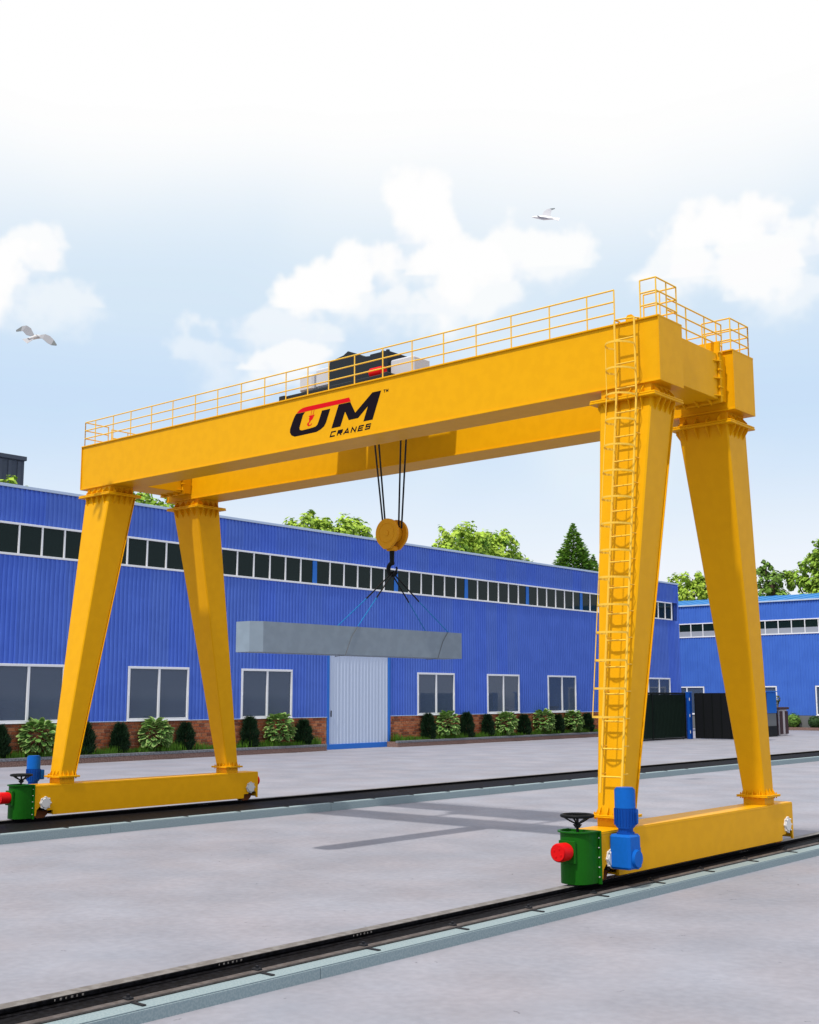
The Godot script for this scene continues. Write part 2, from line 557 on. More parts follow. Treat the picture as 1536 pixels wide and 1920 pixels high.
func girder(crane: Node, x0: float, x1: float) -> MeshInstance3D:
	var mb := MB.new()
	mb.box(Vector3(x0 + 0.05, YB + 0.045, ZF + 0.02), Vector3(x1 - 0.05, YT - 0.045, ZN - 0.02))
	var g := part(crane, "main_girder", mb, M.crane_yellow)
	var tf := MB.new()
	tf.cbox(Vector3(x0, YT - 0.045, ZF), Vector3(x1, YT, ZN), 0.006)
	part(g, "top_flange", tf, M.crane_yellow)
	var bf := MB.new()
	bf.cbox(Vector3(x0 + 0.01, YB, ZF), Vector3(x1 - 0.01, YB + 0.045, ZN), 0.006)
	part(g, "bottom_flange", bf, M.crane_yellow)
	for e in [[ZN - 0.02, ZN - 0.003], [ZF + 0.003, ZF + 0.02]]:
		var ep := MB.new()
		ep.box(Vector3(x0 + 0.012, YB + 0.046, e[0]), Vector3(x1 - 0.012, YT - 0.046, e[1]))
		part(g, "end_plate", ep, M.crane_yellow)
	return g

func leg(crane: Node, t: Array, b: Array, tz: Array, bz: Array, lip := false) -> void:
	var yb := 1.62
	var yt := 11.19
	var mb := MB.new()
	var ch := 0.035
	var ring := func(x0: float, x1: float, z0: float, z1: float, y: float) -> Array:
		return [Vector3(x0 + ch, y, z0), Vector3(x1 - ch, y, z0), Vector3(x1, y, z0 + ch), Vector3(x1, y, z1 - ch), Vector3(x1 - ch, y, z1), Vector3(x0 + ch, y, z1), Vector3(x0, y, z1 - ch), Vector3(x0, y, z0 + ch)]
	var r0: Array = ring.call(b[0], b[1], bz[0], bz[1], yb)
	var r1: Array = ring.call(t[0], t[1], tz[0], tz[1], yt)
	for k in 8:
		var l := (k + 1) % 8
		var o := Vector3((b[0] + b[1] + t[0] + t[1]) / 4.0, 6.4, (bz[0] + bz[1]) / 2.0)
		mb.quad_out(r0[k], r0[l], r1[l], r1[k], o)
	var L := part(crane, "leg", mb, M.crane_yellow)
	if lip:   # the rear flange plate stands out past the side webs
		var lp := MB.new()
		var q0 := [Vector3(b[1], yb, bz[0] - 0.035), Vector3(b[1] + 0.02, yb, bz[0] - 0.035), Vector3(b[1] + 0.02, yb, bz[1] + 0.035), Vector3(b[1], yb, bz[1] + 0.035)]
		var q1 := [Vector3(t[1], yt, tz[0] - 0.035), Vector3(t[1] + 0.02, yt, tz[0] - 0.035), Vector3(t[1] + 0.02, yt, tz[1] + 0.035), Vector3(t[1], yt, tz[1] + 0.035)]
		lp.hexa(q0, q1)
		part(L, "flange_plate", lp, M.crane_yellow)
	# head: flange pair and stub under the girder
	var fl := MB.new()
	fl.cbox(Vector3(t[0] - 0.17, yt, tz[0] - 0.19), Vector3(t[1] + 0.17, yt + 0.05, tz[1] + 0.19), 0.012)
	fl.cbox(Vector3(t[0] - 0.16, yt + 0.053, tz[0] - 0.18), Vector3(t[1] + 0.16, yt + 0.10, tz[1] + 0.18), 0.012)
	part(L, "head_flange", fl, M.crane_yellow)
	var sb := MB.new()
	sb.box(Vector3(t[0] + 0.05, yt + 0.1, tz[0] + 0.03), Vector3(t[1] - 0.05, YB, tz[1] - 0.03))
	part(L, "head_stub", sb, M.crane_yellow)
	var slope0: float = (t[0] - b[0]) / (yt - yb)
	var slope1: float = (t[1] - b[1]) / (yt - yb)
	for k in 4:
		var f := (k + 0.5) / 4.0
		var zz := lerpf(tz[0] + 0.05, tz[1] - 0.05, f)
		var xx := lerpf(t[0] + 0.06, t[1] - 0.06, f)
		for up in [0, 1]:
			var h := 0.3
			var y0 := yt if up == 0 else yt + 0.1
			for sgn in [-1.0, 1.0]:
				var g := MB.new()
				var xf: float = t[0] if sgn < 0 else t[1]
				var sl: float = slope0 if sgn < 0 else slope1
				if up == 0: g.ext(PackedVector2Array([Vector2(xf, y0), Vector2(xf + sgn * 0.14, y0), Vector2(xf + sgn * 0.14, y0 - 0.06), Vector2(xf - sl * h, y0 - h)]), Vector3(0, 0, zz), Vector3.RIGHT, Vector3.UP, -0.009, 0.009)
				else: g.ext(PackedVector2Array([Vector2(xf - sgn * 0.055, y0), Vector2(xf + sgn * 0.12, y0), Vector2(xf + sgn * 0.12, y0 + 0.05), Vector2(xf - sgn * 0.055, y0 + 0.23)]), Vector3(0, 0, zz), Vector3.RIGHT, Vector3.UP, -0.009, 0.009)
				part(L, "gusset", g, M.crane_yellow)
				var q := MB.new()
				var zf: float = tz[0] if sgn < 0 else tz[1]
				if up == 0: q.ext(PackedVector2Array([Vector2(zf, y0), Vector2(zf + sgn * 0.15, y0), Vector2(zf + sgn * 0.15, y0 - 0.06), Vector2(zf - sgn * 0.012, y0 - h)]), Vector3(xx, 0, 0), Vector3(0, 0, 1), Vector3.UP, -0.009, 0.009)
				else: q.ext(PackedVector2Array([Vector2(zf - sgn * 0.035, y0), Vector2(zf + sgn * 0.13, y0), Vector2(zf + sgn * 0.13, y0 + 0.05), Vector2(zf - sgn * 0.035, y0 + 0.23)]), Vector3(xx, 0, 0), Vector3(0, 0, 1), Vector3.UP, -0.009, 0.009)
				part(L, "gusset", q, M.crane_yellow)
	# foot flange, stub, studs
	var ff := MB.new()
	ff.cbox(Vector3(b[0] - 0.13, 1.56, bz[0] - 0.13), Vector3(b[1] + 0.13, 1.59, bz[1] + 0.13), 0.008)
	ff.cbox(Vector3(b[0] - 0.13, 1.593, bz[0] - 0.13), Vector3(b[1] + 0.13, 1.62, bz[1] + 0.13), 0.008)
	part(L, "foot_flange", ff, M.crane_yellow)
	var fs := MB.new()
	fs.box(Vector3(b[0] + 0.005, 1.365, bz[0] + 0.005), Vector3(b[1] - 0.005, 1.56, bz[1] - 0.005))
	part(L, "foot_stub", fs, M.crane_yellow)
	for k in 5:
		var f := (k + 0.5) / 5.0
		for sgn in [-1.0, 1.0]:
			var zz := lerpf(bz[0] - 0.05, bz[1] + 0.05, f)
			var xx := lerpf(b[0] - 0.05, b[1] + 0.05, f)
			var xf: float = b[0] - 0.075 if sgn < 0 else b[1] + 0.075
			var zf: float = bz[0] - 0.075 if sgn < 0 else bz[1] + 0.075
			for q in [Vector3(xf, 0, zz), Vector3(xx, 0, zf)]:
				var s := MB.new()
				s.cyl(q + Vector3(0, 1.52, 0), q + Vector3(0, 1.67, 0), 0.018, 0.018, 6)
				part(L, "stud", s, M.crane_yellow)
		if k % 2 == 0:
			for sgn in [-1.0, 1.0]:
				var g := MB.new()
				var xf: float = b[0] if sgn < 0 else b[1]
				g.ext(PackedVector2Array([Vector2(xf, 1.62), Vector2(xf + sgn * 0.1, 1.62), Vector2(xf, 1.80)]), Vector3(0, 0, lerpf(bz[0] + 0.06, bz[1] - 0.06, f)), Vector3.RIGHT, Vector3.UP, -0.007, 0.007)
				part(L, "gusset", g, M.crane_yellow)
				var q := MB.new()
				var zf: float = bz[0] if sgn < 0 else bz[1]
				q.ext(PackedVector2Array([Vector2(zf, 1.62), Vector2(zf + sgn * 0.1, 1.62), Vector2(zf, 1.80)]), Vector3(lerpf(b[0] + 0.06, b[1] - 0.06, f), 0, 0), Vector3(0, 0, 1), Vector3.UP, -0.007, 0.007)
				part(L, "gusset", q, M.crane_yellow)

func end_tie(crane: Node, z0: float, z1: float) -> void:
	# cross beam between the girders; z0 is the inner, z1 the outer face
	var mb := MB.new()
	var lo := minf(z0, z1)
	var hi := maxf(z0, z1)
	mb.cbox(Vector3(GX1 - 0.04, 11.75, lo), Vector3(28.26, 12.97, hi), 0.01)
	var T := part(crane, "end_tie", mb, M.crane_yellow)
	var fp := MB.new()
	fp.cbox(Vector3(28.28, 11.68, lo - 0.12), Vector3(28.33, 13.30, hi + 0.06), 0.008)
	fp.cbox(Vector3(28.335, 11.68, lo - 0.12), Vector3(28.38, 13.30, hi + 0.06), 0.008)
	part(T, "joint_flange", fp, M.crane_yellow)
	var st := MB.new()
	st.box(Vector3(28.38, 11.75, lo), Vector3(RX0 + 0.04, 12.97, hi))
	part(T, "girder_bracket", st, M.crane_yellow)
	for k in 3:
		var y := 11.83 + 0.46 * k
		for zz in [hi, lo]:
			var sg := 1.0 if zz == hi else -1.0
			var g := MB.new()
			g.ext(PackedVector2Array([Vector2(28.275, zz), Vector2(28.275, zz + sg * 0.13), Vector2(28.02, zz)]), Vector3(0, y, 0), Vector3.RIGHT, Vector3(0, 0, 1), -0.012, 0.012)
			part(T, "gusset", g, M.crane_yellow)
			var b := MB.new()
			b.cyl(Vector3(28.22, y + 0.24, zz + sg * 0.06 * (1.0 if zz == hi else 1.0)), Vector3(28.42, y + 0.24, zz + sg * 0.06), 0.03, 0.03, 6)
			part(T, "bolt", b, M.crane_yellow)
	for k in 3:
		var b := MB.new()
		var zz := lerpf(lo + 0.2, hi - 0.2, k / 2.0)
		b.ext(PackedVector2Array([Vector2(28.275, 11.745), Vector2(28.275, 11.62), Vector2(28.0, 11.745)]), Vector3(0, 0, zz), Vector3.RIGHT, Vector3.UP, -0.012, 0.012)
		part(T, "gusset", b, M.crane_yellow)

func railing(crane: Node, a: Vector3, b: Vector3, spots: Array, h := 0.88, rows := [1.0, 0.66, 0.33], base_y := -1.0) -> void:
	# spots: fractions along a-b where posts stand
	var R := Node3D.new()
	R.name = "railing"
	crane.add_child(R, true)
	for f in rows:
		var t := MB.new()
		t.tube([a + Vector3(0, h * f, 0), b + Vector3(0, h * f, 0)], 0.021, 7)
		part(R, "rail", t, M.rail_yellow)
	for s in spots:
		var p: Vector3 = a.lerp(b, s)
		var m := MB.new()
		m.cyl(Vector3(p.x, base_y if base_y > 0.0 else p.y, p.z), p + Vector3(0, h, 0), 0.019, 0.019, 7)
		part(R, "post", m, M.rail_yellow)

func even(k: int) -> Array:
	var r := []
	for i in k: r.append(float(i) / (k - 1))
	return r

func ladder(crane: Node) -> void:
	var L := Node3D.new()
	L.name = "caged_ladder"
	crane.add_child(L, true)
	var X := func(y: float) -> float:
		return 24.61 if y > 11.25 else 24.61 - (11.25 - y) * (1.22 / 9.63)
	var zl := -14.69
	var zr := -14.15
	var cz_mid := -14.42
	for zz in [zl, zr]:
		var m := MB.new()
		m.tube([Vector3(24.61, 13.12, zz), Vector3(24.61, 11.25, zz), Vector3(X.call(6.0), 6.0, zz), Vector3(X.call(2.1), 2.1, zz)], 0.026, 8)
		part(L, "stringer", m, M.rail_yellow)
	var tb := MB.new()
	tb.tube([Vector3(24.86, 13.17, zl), Vector3(24.63, 13.16, zl), Vector3(24.60, 13.14, cz_mid), Vector3(24.63, 13.12, zr), Vector3(24.84, 13.16, zr)], 0.022, 7)
	part(L, "top_bar", tb, M.rail_yellow)
	var y := 2.45
	while y < 13.0:
		var m := MB.new()
		m.cyl(Vector3(X.call(y), y, zl), Vector3(X.call(y), y, zr), 0.02, 0.02, 7)
		part(L, "rung", m, M.rail_yellow)
		if y < 11.2:
			for zz in [zl, zr]:
				var s := MB.new()
				s.cyl(Vector3(X.call(y) + 0.02, y + 0.06, zz), Vector3(X.call(y) + 0.24, y + 0.06, zz), 0.014, 0.014, 6)
				part(L, "standoff", s, M.rail_yellow)
		y += 0.6
	var cz := (zl + zr) * 0.5
	var hoop := func(yy: float) -> Array:
		var p := []
		for k in 15:
			var g := PI * k / 14.0
			p.append(Vector3(X.call(yy) - 0.62 * pow(sin(g), 0.8), yy, cz - 0.34 * cos(g) * (1.0 if k in [0, 14] else 1.08)))
		p[0].z = zl; p[14].z = zr
		return p
	var ys := []
	y = 3.75
	while y < 12.9:
		ys.append(y); y += 0.62
	for yy in ys:
		var p: Array = hoop.call(yy)
		var m := MB.new()
		for k in 14:
			var q0: Vector3 = p[k]
			var q1: Vector3 = p[k + 1]
			var up := Vector3(0, 0.022, 0)
			var o := (q0 + q1) * 0.5
			var out := (o - Vector3(X.call(yy) - 0.1, yy, cz)).normalized() * 0.006
			m.hexa([q0 - up - out, q1 - up - out, q1 - up + out, q0 - up + out], [q0 + up - out, q1 + up - out, q1 + up + out, q0 + up + out])
		part(L, "cage_hoop", m, M.rail_yellow)
	for k in [3, 8]:
		var pts := []
		for yy in [ys[0], 7.5, 11.25, ys[-1]]:
			var p: Array = hoop.call(yy)
			pts.append(p[k] + Vector3(0.012, 0, 0))
		var m := MB.new()
		m.tube(pts, 0.012, 6)
		part(L, "cage_strap", m, M.rail_yellow)

func letter_strokes(ch: String) -> Array:
	match ch:
		"C": return [[1, 0.95, 0.1, 0.95, 0.1, 0.08, 1, 0.08]]
		"R": return [[0.1, 0.0, 0.1, 0.92, 0.92, 0.92, 0.92, 0.45, 0.2, 0.45], [0.5, 0.42, 0.95, 0.0]]
		"A": return [[0.0, 0.0, 0.55, 0.95, 1.0, 0.0], [0.3, 0.26, 0.85, 0.26]]
		"N": return [[0.1, 0.0, 0.1, 0.95, 0.9, 0.05, 0.9, 1.0]]
		"E": return [[1, 0.93, 0.1, 0.93, 0.1, 0.07, 1, 0.07], [0.2, 0.5, 0.9, 0.5]]
		"S": return [[1, 0.93, 0.12, 0.93, 0.12, 0.52, 0.9, 0.52, 0.9, 0.07, 0.0, 0.07]]
		"T": return [[0.0, 0.95, 1.0, 0.95], [0.5, 0.0, 0.5, 0.9]]
		"M": return [[0.05, 0.0, 0.05, 1.0, 0.5, 0.3, 0.95, 1.0, 0.95, 0.0]]
	return []

func lettering(g: Node, text: String, bl: Vector2, br: Vector2, tl: Vector2, wd: float, nm: String) -> void:
	var x := GX0 + 0.05
	var adv := (br - bl) / text.length()
	var up := tl - bl
	for i in text.length():
		var k := 0
		# thin print: one sheet 3 mm proud of the web, facing -x
		var mm := MB.new()
		for s in letter_strokes(text[i]):
			var pl := PackedVector2Array()
			for j in range(0, s.size(), 2):
				pl.append(bl + adv * (i + s[j] * 0.72) + up * s[j + 1])
			for poly in Geometry2D.offset_polyline(pl, wd, Geometry2D.JOIN_MITER, Geometry2D.END_BUTT):
				if Geometry2D.is_polygon_clockwise(poly): continue
				decal(mm, poly, x - 0.003 - 0.001 * k)
			k += 1
		part(g, nm, mm, M.logo_black)

func decal(m: MB, poly: PackedVector2Array, x: float) -> void:
	var tr := Geometry2D.triangulate_polygon(poly)
	for k in range(0, tr.size(), 3):
		var a: Vector2 = poly[tr[k]]
		var b: Vector2 = poly[tr[k + 1]]
		var d: Vector2 = poly[tr[k + 2]]
		m.tri_out(Vector3(x, a.y, a.x), Vector3(x, b.y, b.x), Vector3(x, d.y, d.x), Vector3(x + 1.0, a.y, a.x))

func pairs(l: Array) -> PackedVector2Array:
	var r := PackedVector2Array()
	for k in range(0, l.size(), 2): r.append(Vector2(l[k], l[k + 1]))
	return r

func logo(g: Node) -> void:
	var x := GX0 + 0.047
	var red := pairs([-25.903, 12.642, -25.844, 12.690, -25.770, 12.735, -25.636, 12.771, -25.503, 12.782, -23.725, 12.781, -23.654, 12.652, -24.143, 12.648, -25.486, 12.641, -25.530, 12.637])
	var o := pairs([-25.924, 12.634, -26.006, 12.540, -26.094, 12.382, -26.181, 12.201, -26.185, 12.095, -26.117, 11.999, -25.981, 11.941, -25.846, 11.939, -25.051, 11.951, -24.878, 12.000, -24.734, 12.073, -24.650, 12.185, -24.483, 12.567, -24.827, 12.565, -24.968, 12.254, -25.024, 12.158, -25.111, 12.118, -25.286, 12.102, -25.670, 12.088, -25.759, 12.118, -25.775, 12.184, -25.632, 12.546, -25.545, 12.629])
	var mm := pairs([-24.143, 12.636, -23.676, 12.639, -23.478, 12.291, -22.810, 12.779, -22.471, 12.777, -22.799, 11.983, -23.157, 11.981, -22.983, 12.401, -23.362, 12.114, -23.733, 12.109, -23.883, 12.383, -24.067, 11.969, -24.433, 11.966])
	var hk := pairs([-25.395, 12.489, -25.131, 12.490, -25.174, 12.433, -25.231, 12.358, -25.290, 12.335, -25.318, 12.290, -25.371, 12.269, -25.376, 12.221, -25.332, 12.204, -25.288, 12.222, -25.253, 12.266, -25.258, 12.203, -25.322, 12.175, -25.405, 12.178, -25.450, 12.221, -25.436, 12.272, -25.371, 12.305, -25.363, 12.356, -25.385, 12.402, -25.344, 12.438])
	for q in [[red, M.logo_red, "logo_bar"], [o, M.logo_black, "logo_letter"], [mm, M.logo_black, "logo_letter"], [hk, M.logo_red, "logo_hook"], [pairs([-25.265, 12.638, -25.244, 12.639, -25.286, 12.489, -25.306, 12.485]), M.logo_red, "logo_rope"], [pairs([-25.162, 12.639, -25.142, 12.640, -25.198, 12.490, -25.219, 12.489]), M.logo_red, "logo_rope"]]:
		var m := MB.new()
		decal(m, q[0], x)
		part(g, q[2], m, q[1])
	lettering(g, "CRANES", Vector2(-24.50, 11.715), Vector2(-22.83, 11.735), Vector2(-24.44, 11.862), 0.0205, "lettering")
	lettering(g, "TM", Vector2(-22.385, 12.70), Vector2(-22.18, 12.695), Vector2(-22.38, 12.778), 0.011, "lettering")

func end_truck(crane: Node, zc: float, facing: float) -> void:
	# facing: +1 when the drive sits on the +z side
	var prof := pairs([22.61, 0.40, 22.67, 0.40, 22.70, 0.58, 22.80, 0.68, 22.93, 0.66, 23.10, 0.55, 23.30, 0.55, 23.31, 0.40, 31.60, 0.40, 31.61, 0.55, 31.80, 0.55, 31.97, 0.66, 32.12, 0.68, 32.22, 0.58, 32.25, 0.40, 32.31, 0.40, 32.31, 1.33, 32.28, 1.36, 22.64, 1.36, 22.61, 1.33])
	var hw := 0.39
	var mb := MB.new()
	mb.ext(prof, Vector3(0, 0, zc), Vector3.RIGHT, Vector3.UP, -hw, -hw + 0.06)
	mb.ext(prof, Vector3(0, 0, zc), Vector3.RIGHT, Vector3.UP, hw - 0.06, hw)
	var T := part(crane, "end_truck", mb, M.crane_yellow)
	var tp := MB.new()
	tp.hexa([Vector3(22.63, 1.30, zc - hw + 0.02), Vector3(32.29, 1.30, zc - hw + 0.02), Vector3(32.29, 1.30, zc + hw - 0.02), Vector3(22.63, 1.30, zc + hw - 0.02)], [Vector3(22.63, 1.366, zc - hw + 0.045), Vector3(32.29, 1.366, zc - hw + 0.045), Vector3(32.29, 1.366, zc + hw - 0.045), Vector3(22.63, 1.366, zc + hw - 0.045)])
	for sg in [-1.0, 1.0]:   # rounded upper edges
		tp.tube([Vector3(22.62, 1.318, zc + sg * (hw - 0.045)), Vector3(32.30, 1.318, zc + sg * (hw - 0.045))], 0.048, 16)
	part(T, "top_plate", tp, M.crane_yellow)
	var bt := MB.new()
	bt.box(Vector3(23.32, 0.41, zc - hw + 0.06), Vector3(31.59, 0.45, zc + hw - 0.06))
	part(T, "bottom_plate", bt, M.crane_yellow)
	for xe in [[22.612, 22.64], [32.28, 32.308]]:
		var ep := MB.new()
		ep.box(Vector3(xe[0], 0.44, zc - hw + 0.061), Vector3(xe[1], 1.30, zc + hw - 0.061))
		part(T, "end_plate", ep, M.crane_yellow)
	for xw in [23.0, 31.92]:
		var w := MB.new()
		w.cyl(Vector3(xw, 0.605, zc - 0.09), Vector3(xw, 0.605, zc + 0.09), 0.30, 0.30, 32)
		w.cyl(Vector3(xw, 0.605, zc + 0.09), Vector3(xw, 0.605, zc + 0.125), 0.345, 0.335, 32)
		w.cyl(Vector3(xw, 0.605, zc - 0.125), Vector3(xw, 0.605, zc - 0.09), 0.335, 0.345, 32)
		var wo := part(T, "wheel", w, M.wheel_rust)
		var ax := MB.new()
		ax.cyl(Vector3(xw, 0.605, zc - 0.33), Vector3(xw, 0.605, zc + 0.33), 0.07, 0.07, 16)
		part(wo, "axle", ax, M.dark_steel)
		for sg in [-1.0, 1.0]:
			var cp := MB.new()
			var pl := PackedVector2Array()
			for k in 16:
				var rr := 0.215 if k % 2 == 0 else 0.188
				pl.append(Vector2(cos(TAU * k / 16.0), sin(TAU * k / 16.0)) * rr)
			cp.ext(pl, Vector3(xw, 0.79, zc + sg * hw), Vector3(sg, 0, 0), Vector3.UP, 0.001, 0.03)
			cp.cyl(Vector3(xw, 0.79, zc + sg * (hw + 0.03)), Vector3(xw, 0.79, zc + sg * (hw + 0.055)), 0.165, 0.15, 20)
			var co := part(T, "bearing_cap", cp, M.cap_white)
			for k in 8:
				var g := TAU * k / 8.0
				var c0 := Vector3(xw + cos(g) * 0.195, 0.79 + sin(g) * 0.195, zc + sg * (hw + 0.03))
				var b := MB.new()
				b.cyl(c0, c0 + Vector3(0, 0, sg * 0.03), 0.02, 0.02, 6)
				part(co, "bolt", b, M.cap_white)
	var bu := MB.new()
	buffer(bu, Vector3(32.31, 1.0, zc), 1.0, 0.30)
	part(T, "buffer", bu, M.buffer_red)
	# rail clamp housing with hand wheel and buffer
	var hs := MB.new()
	var seg := 20
	var y0 := 0.33
	var y1 := 1.37
	var plan := func(k: int, grow: float) -> Vector2:
		var g := PI * k / seg
		return Vector2(22.55 - (0.60 + grow) * pow(sin(g), 0.55), zc - (0.36 + grow) * cos(g))
	for k in seg:
		var a: Vector2 = plan.call(k, 0.0)
		var b: Vector2 = plan.call(k + 1, 0.0)
		hs.quad_out(Vector3(a.x, y0, a.y), Vector3(b.x, y0, b.y), Vector3(b.x, y1, b.y), Vector3(a.x, y1, a.y), Vector3(22.6, 0.8, zc))
		hs.tri_out(Vector3(22.5, y0, zc), Vector3(a.x, y0, a.y), Vector3(b.x, y0, b.y), Vector3(22.5, y1, zc))
		hs.tri_out(Vector3(22.5, y1 - 0.03, zc), Vector3(a.x, y1 - 0.03, a.y), Vector3(b.x, y1 - 0.03, b.y), Vector3(22.5, y0, zc))
	var H := part(crane, "rail_clamp", hs, M.clamp_green)
	var rm := MB.new()
	for k in seg:
		var a: Vector2 = plan.call(k, 0.0)
		var b: Vector2 = plan.call(k + 1, 0.0)
		var a2: Vector2 = plan.call(k, 0.05)
		var b2: Vector2 = plan.call(k + 1, 0.05)
		rm.hexa([Vector3(a.x, y1, a.y), Vector3(b.x, y1, b.y), Vector3(b2.x, y1, b2.y), Vector3(a2.x, y1, a2.y)], [Vector3(a.x, y1 + 0.03, a.y), Vector3(b.x, y1 + 0.03, b.y), Vector3(b2.x, y1 + 0.03, b2.y), Vector3(a2.x, y1 + 0.03, a2.y)])
	part(H, "rim", rm, M.clamp_green)
	var bp := MB.new()
	bp.cbox(Vector3(22.56, y0 - 0.03, zc - 0.42), Vector3(22.605, y1 + 0.02, zc + 0.42), 0.006)
	part(H, "mounting_plate", bp, M.clamp_green)
	for k in 5:
		for sg in [-1.0, 1.0]:
			var b := MB.new()
			b.cyl(Vector3(22.53, 0.45 + 0.2 * k, zc + sg * 0.385), Vector3(22.56, 0.45 + 0.2 * k, zc + sg * 0.385), 0.011, 0.011, 6)
			part(H, "bolt", b, M.cap_white)
	var pad := MB.new()
	pad.cbox(Vector3(21.90, 0.76, zc - 0.2), Vector3(21.97, 1.22, zc + 0.2), 0.01)
	part(H, "buffer_pad", pad, M.clamp_green)
	var b2u := MB.new()
	buffer(b2u, Vector3(21.90, 1.0, zc), -1.0, 0.34)
	part(H, "buffer", b2u, M.buffer_red)
	var hw2 := MB.new()
	var cx := 22.33
	hw2.cyl(Vector3(cx, y1 - 0.02, zc), Vector3(cx, 1.66, zc), 0.03, 0.03, 10)
	hw2.cyl(Vector3(cx, 1.45, zc), Vector3(cx, 1.52, zc), 0.05, 0.10, 12)
	var rim := []
	for k in 28: rim.append(Vector3(cx + cos(TAU * k / 28.0) * 0.33, 1.70, zc + sin(TAU * k / 28.0) * 0.33))
	hw2.tube(rim, 0.036, 8, true)
	for k in 5:
		var g := TAU * k / 5.0 + 0.3
		hw2.tube([Vector3(cx, 1.52, zc), Vector3(cx + cos(g) * 0.17, 1.60, zc + sin(g) * 0.17), Vector3(cx + cos(g) * 0.33, 1.70, zc + sin(g) * 0.33)], 0.02, 6)
	part(H, "hand_wheel", hw2, M.black_paint)
	# travel drive
	var zs := zc + facing * hw
	var zm := zc + facing * (hw + 0.27)
	var gb := MB.new()
	gb.cbox(Vector3(22.93, 0.58, minf(zs, zs + facing * 0.50)), Vector3(23.42, 1.30, maxf(zs, zs + facing * 0.50)), 0.05)
	gb.cyl(Vector3(23.2, 0.80, zs + facing * 0.49), Vector3(23.2, 0.80, zs + facing * 0.56), 0.20, 0.17, 20)
	gb.hexa([Vector3(23.40, 0.55, zs + facing * 0.08), Vector3(23.55, 0.60, zs + facing * 0.08), Vector3(23.55, 0.60, zs + facing * 0.42), Vector3(23.40, 0.55, zs + facing * 0.42)], [Vector3(23.40, 1.22, zs + facing * 0.08), Vector3(23.53, 0.98, zs + facing * 0.08), Vector3(23.53, 0.98, zs + facing * 0.42), Vector3(23.40, 1.22, zs + facing * 0.42)])
	var G := part(crane, "travel_drive", gb, M.motor_blue)
	var mo := MB.new()
	var mx := 23.18
	for q in [[1.30, 1.34, 0.19, 0.19], [1.34, 1.42, 0.16, 0.16], [1.42, 1.47, 0.17, 0.215]]:
		mo.cyl(Vector3(mx, q[0], zm), Vector3(mx, q[1], zm), q[2], q[3], 28)
	mo.cyl(Vector3(mx, 1.47, zm), Vector3(mx, 1.84, zm), 0.215, 0.215, 28)
	for k in 22:
		var g := TAU * k / 22.0
		var d := Vector3(cos(g), 0, sin(g))
		var s := Vector3(-sin(g), 0, cos(g)) * 0.006
		var c0 := Vector3(mx, 0, zm)
		mo.hexa([c0 + d * 0.21 - s + Vector3(0, 1.49, 0), c0 + d * 0.21 + s + Vector3(0, 1.49, 0), c0 + d * 0.24 + s + Vector3(0, 1.49, 0), c0 + d * 0.24 - s + Vector3(0, 1.49, 0)], [c0 + d * 0.21 - s + Vector3(0, 1.83, 0), c0 + d * 0.21 + s + Vector3(0, 1.83, 0), c0 + d * 0.24 + s + Vector3(0, 1.83, 0), c0 + d * 0.24 - s + Vector3(0, 1.83, 0)])
	part(G, "motor", mo, M.motor_blue_dark)
	var fc := MB.new()
	fc.cyl(Vector3(mx, 1.84, zm), Vector3(mx, 2.22, zm), 0.222, 0.222, 28)
	fc.cyl(Vector3(mx, 2.22, zm), Vector3(mx, 2.27, zm), 0.222, 0.18, 28)
	part(G, "fan_cowl", fc, M.motor_blue)
	var tb := MB.new()
	tb.cbox(Vector3(mx + 0.20, 1.48, zm - 0.12), Vector3(mx + 0.36, 1.80, zm + 0.12), 0.02)
	part(G, "terminal_box", tb, M.motor_blue)

func buffer(m: MB, at: Vector3, sx: float, ln: float) -> void:
	var q := [[0.0, 0.17], [0.03, 0.17], [0.04, 0.185], [ln - 0.05, 0.195], [ln - 0.015, 0.185], [ln, 0.165]]
	for k in q.size() - 1:
		m.cyl(at + Vector3(sx * q[k][0], 0, 0), at + Vector3(sx * q[k + 1][0], 0, 0), q[k][1], q[k + 1][1], 28, k == 0 or k == q.size() - 2)
	for k in 4:
		var g := TAU * k / 4.0 + 0.5
		var c0 := at + Vector3(sx * ln, cos(g) * 0.09, sin(g) * 0.09)
		m.cyl(c0, c0 + Vector3(sx * 0.012, 0, 0), 0.022, 0.018, 8)

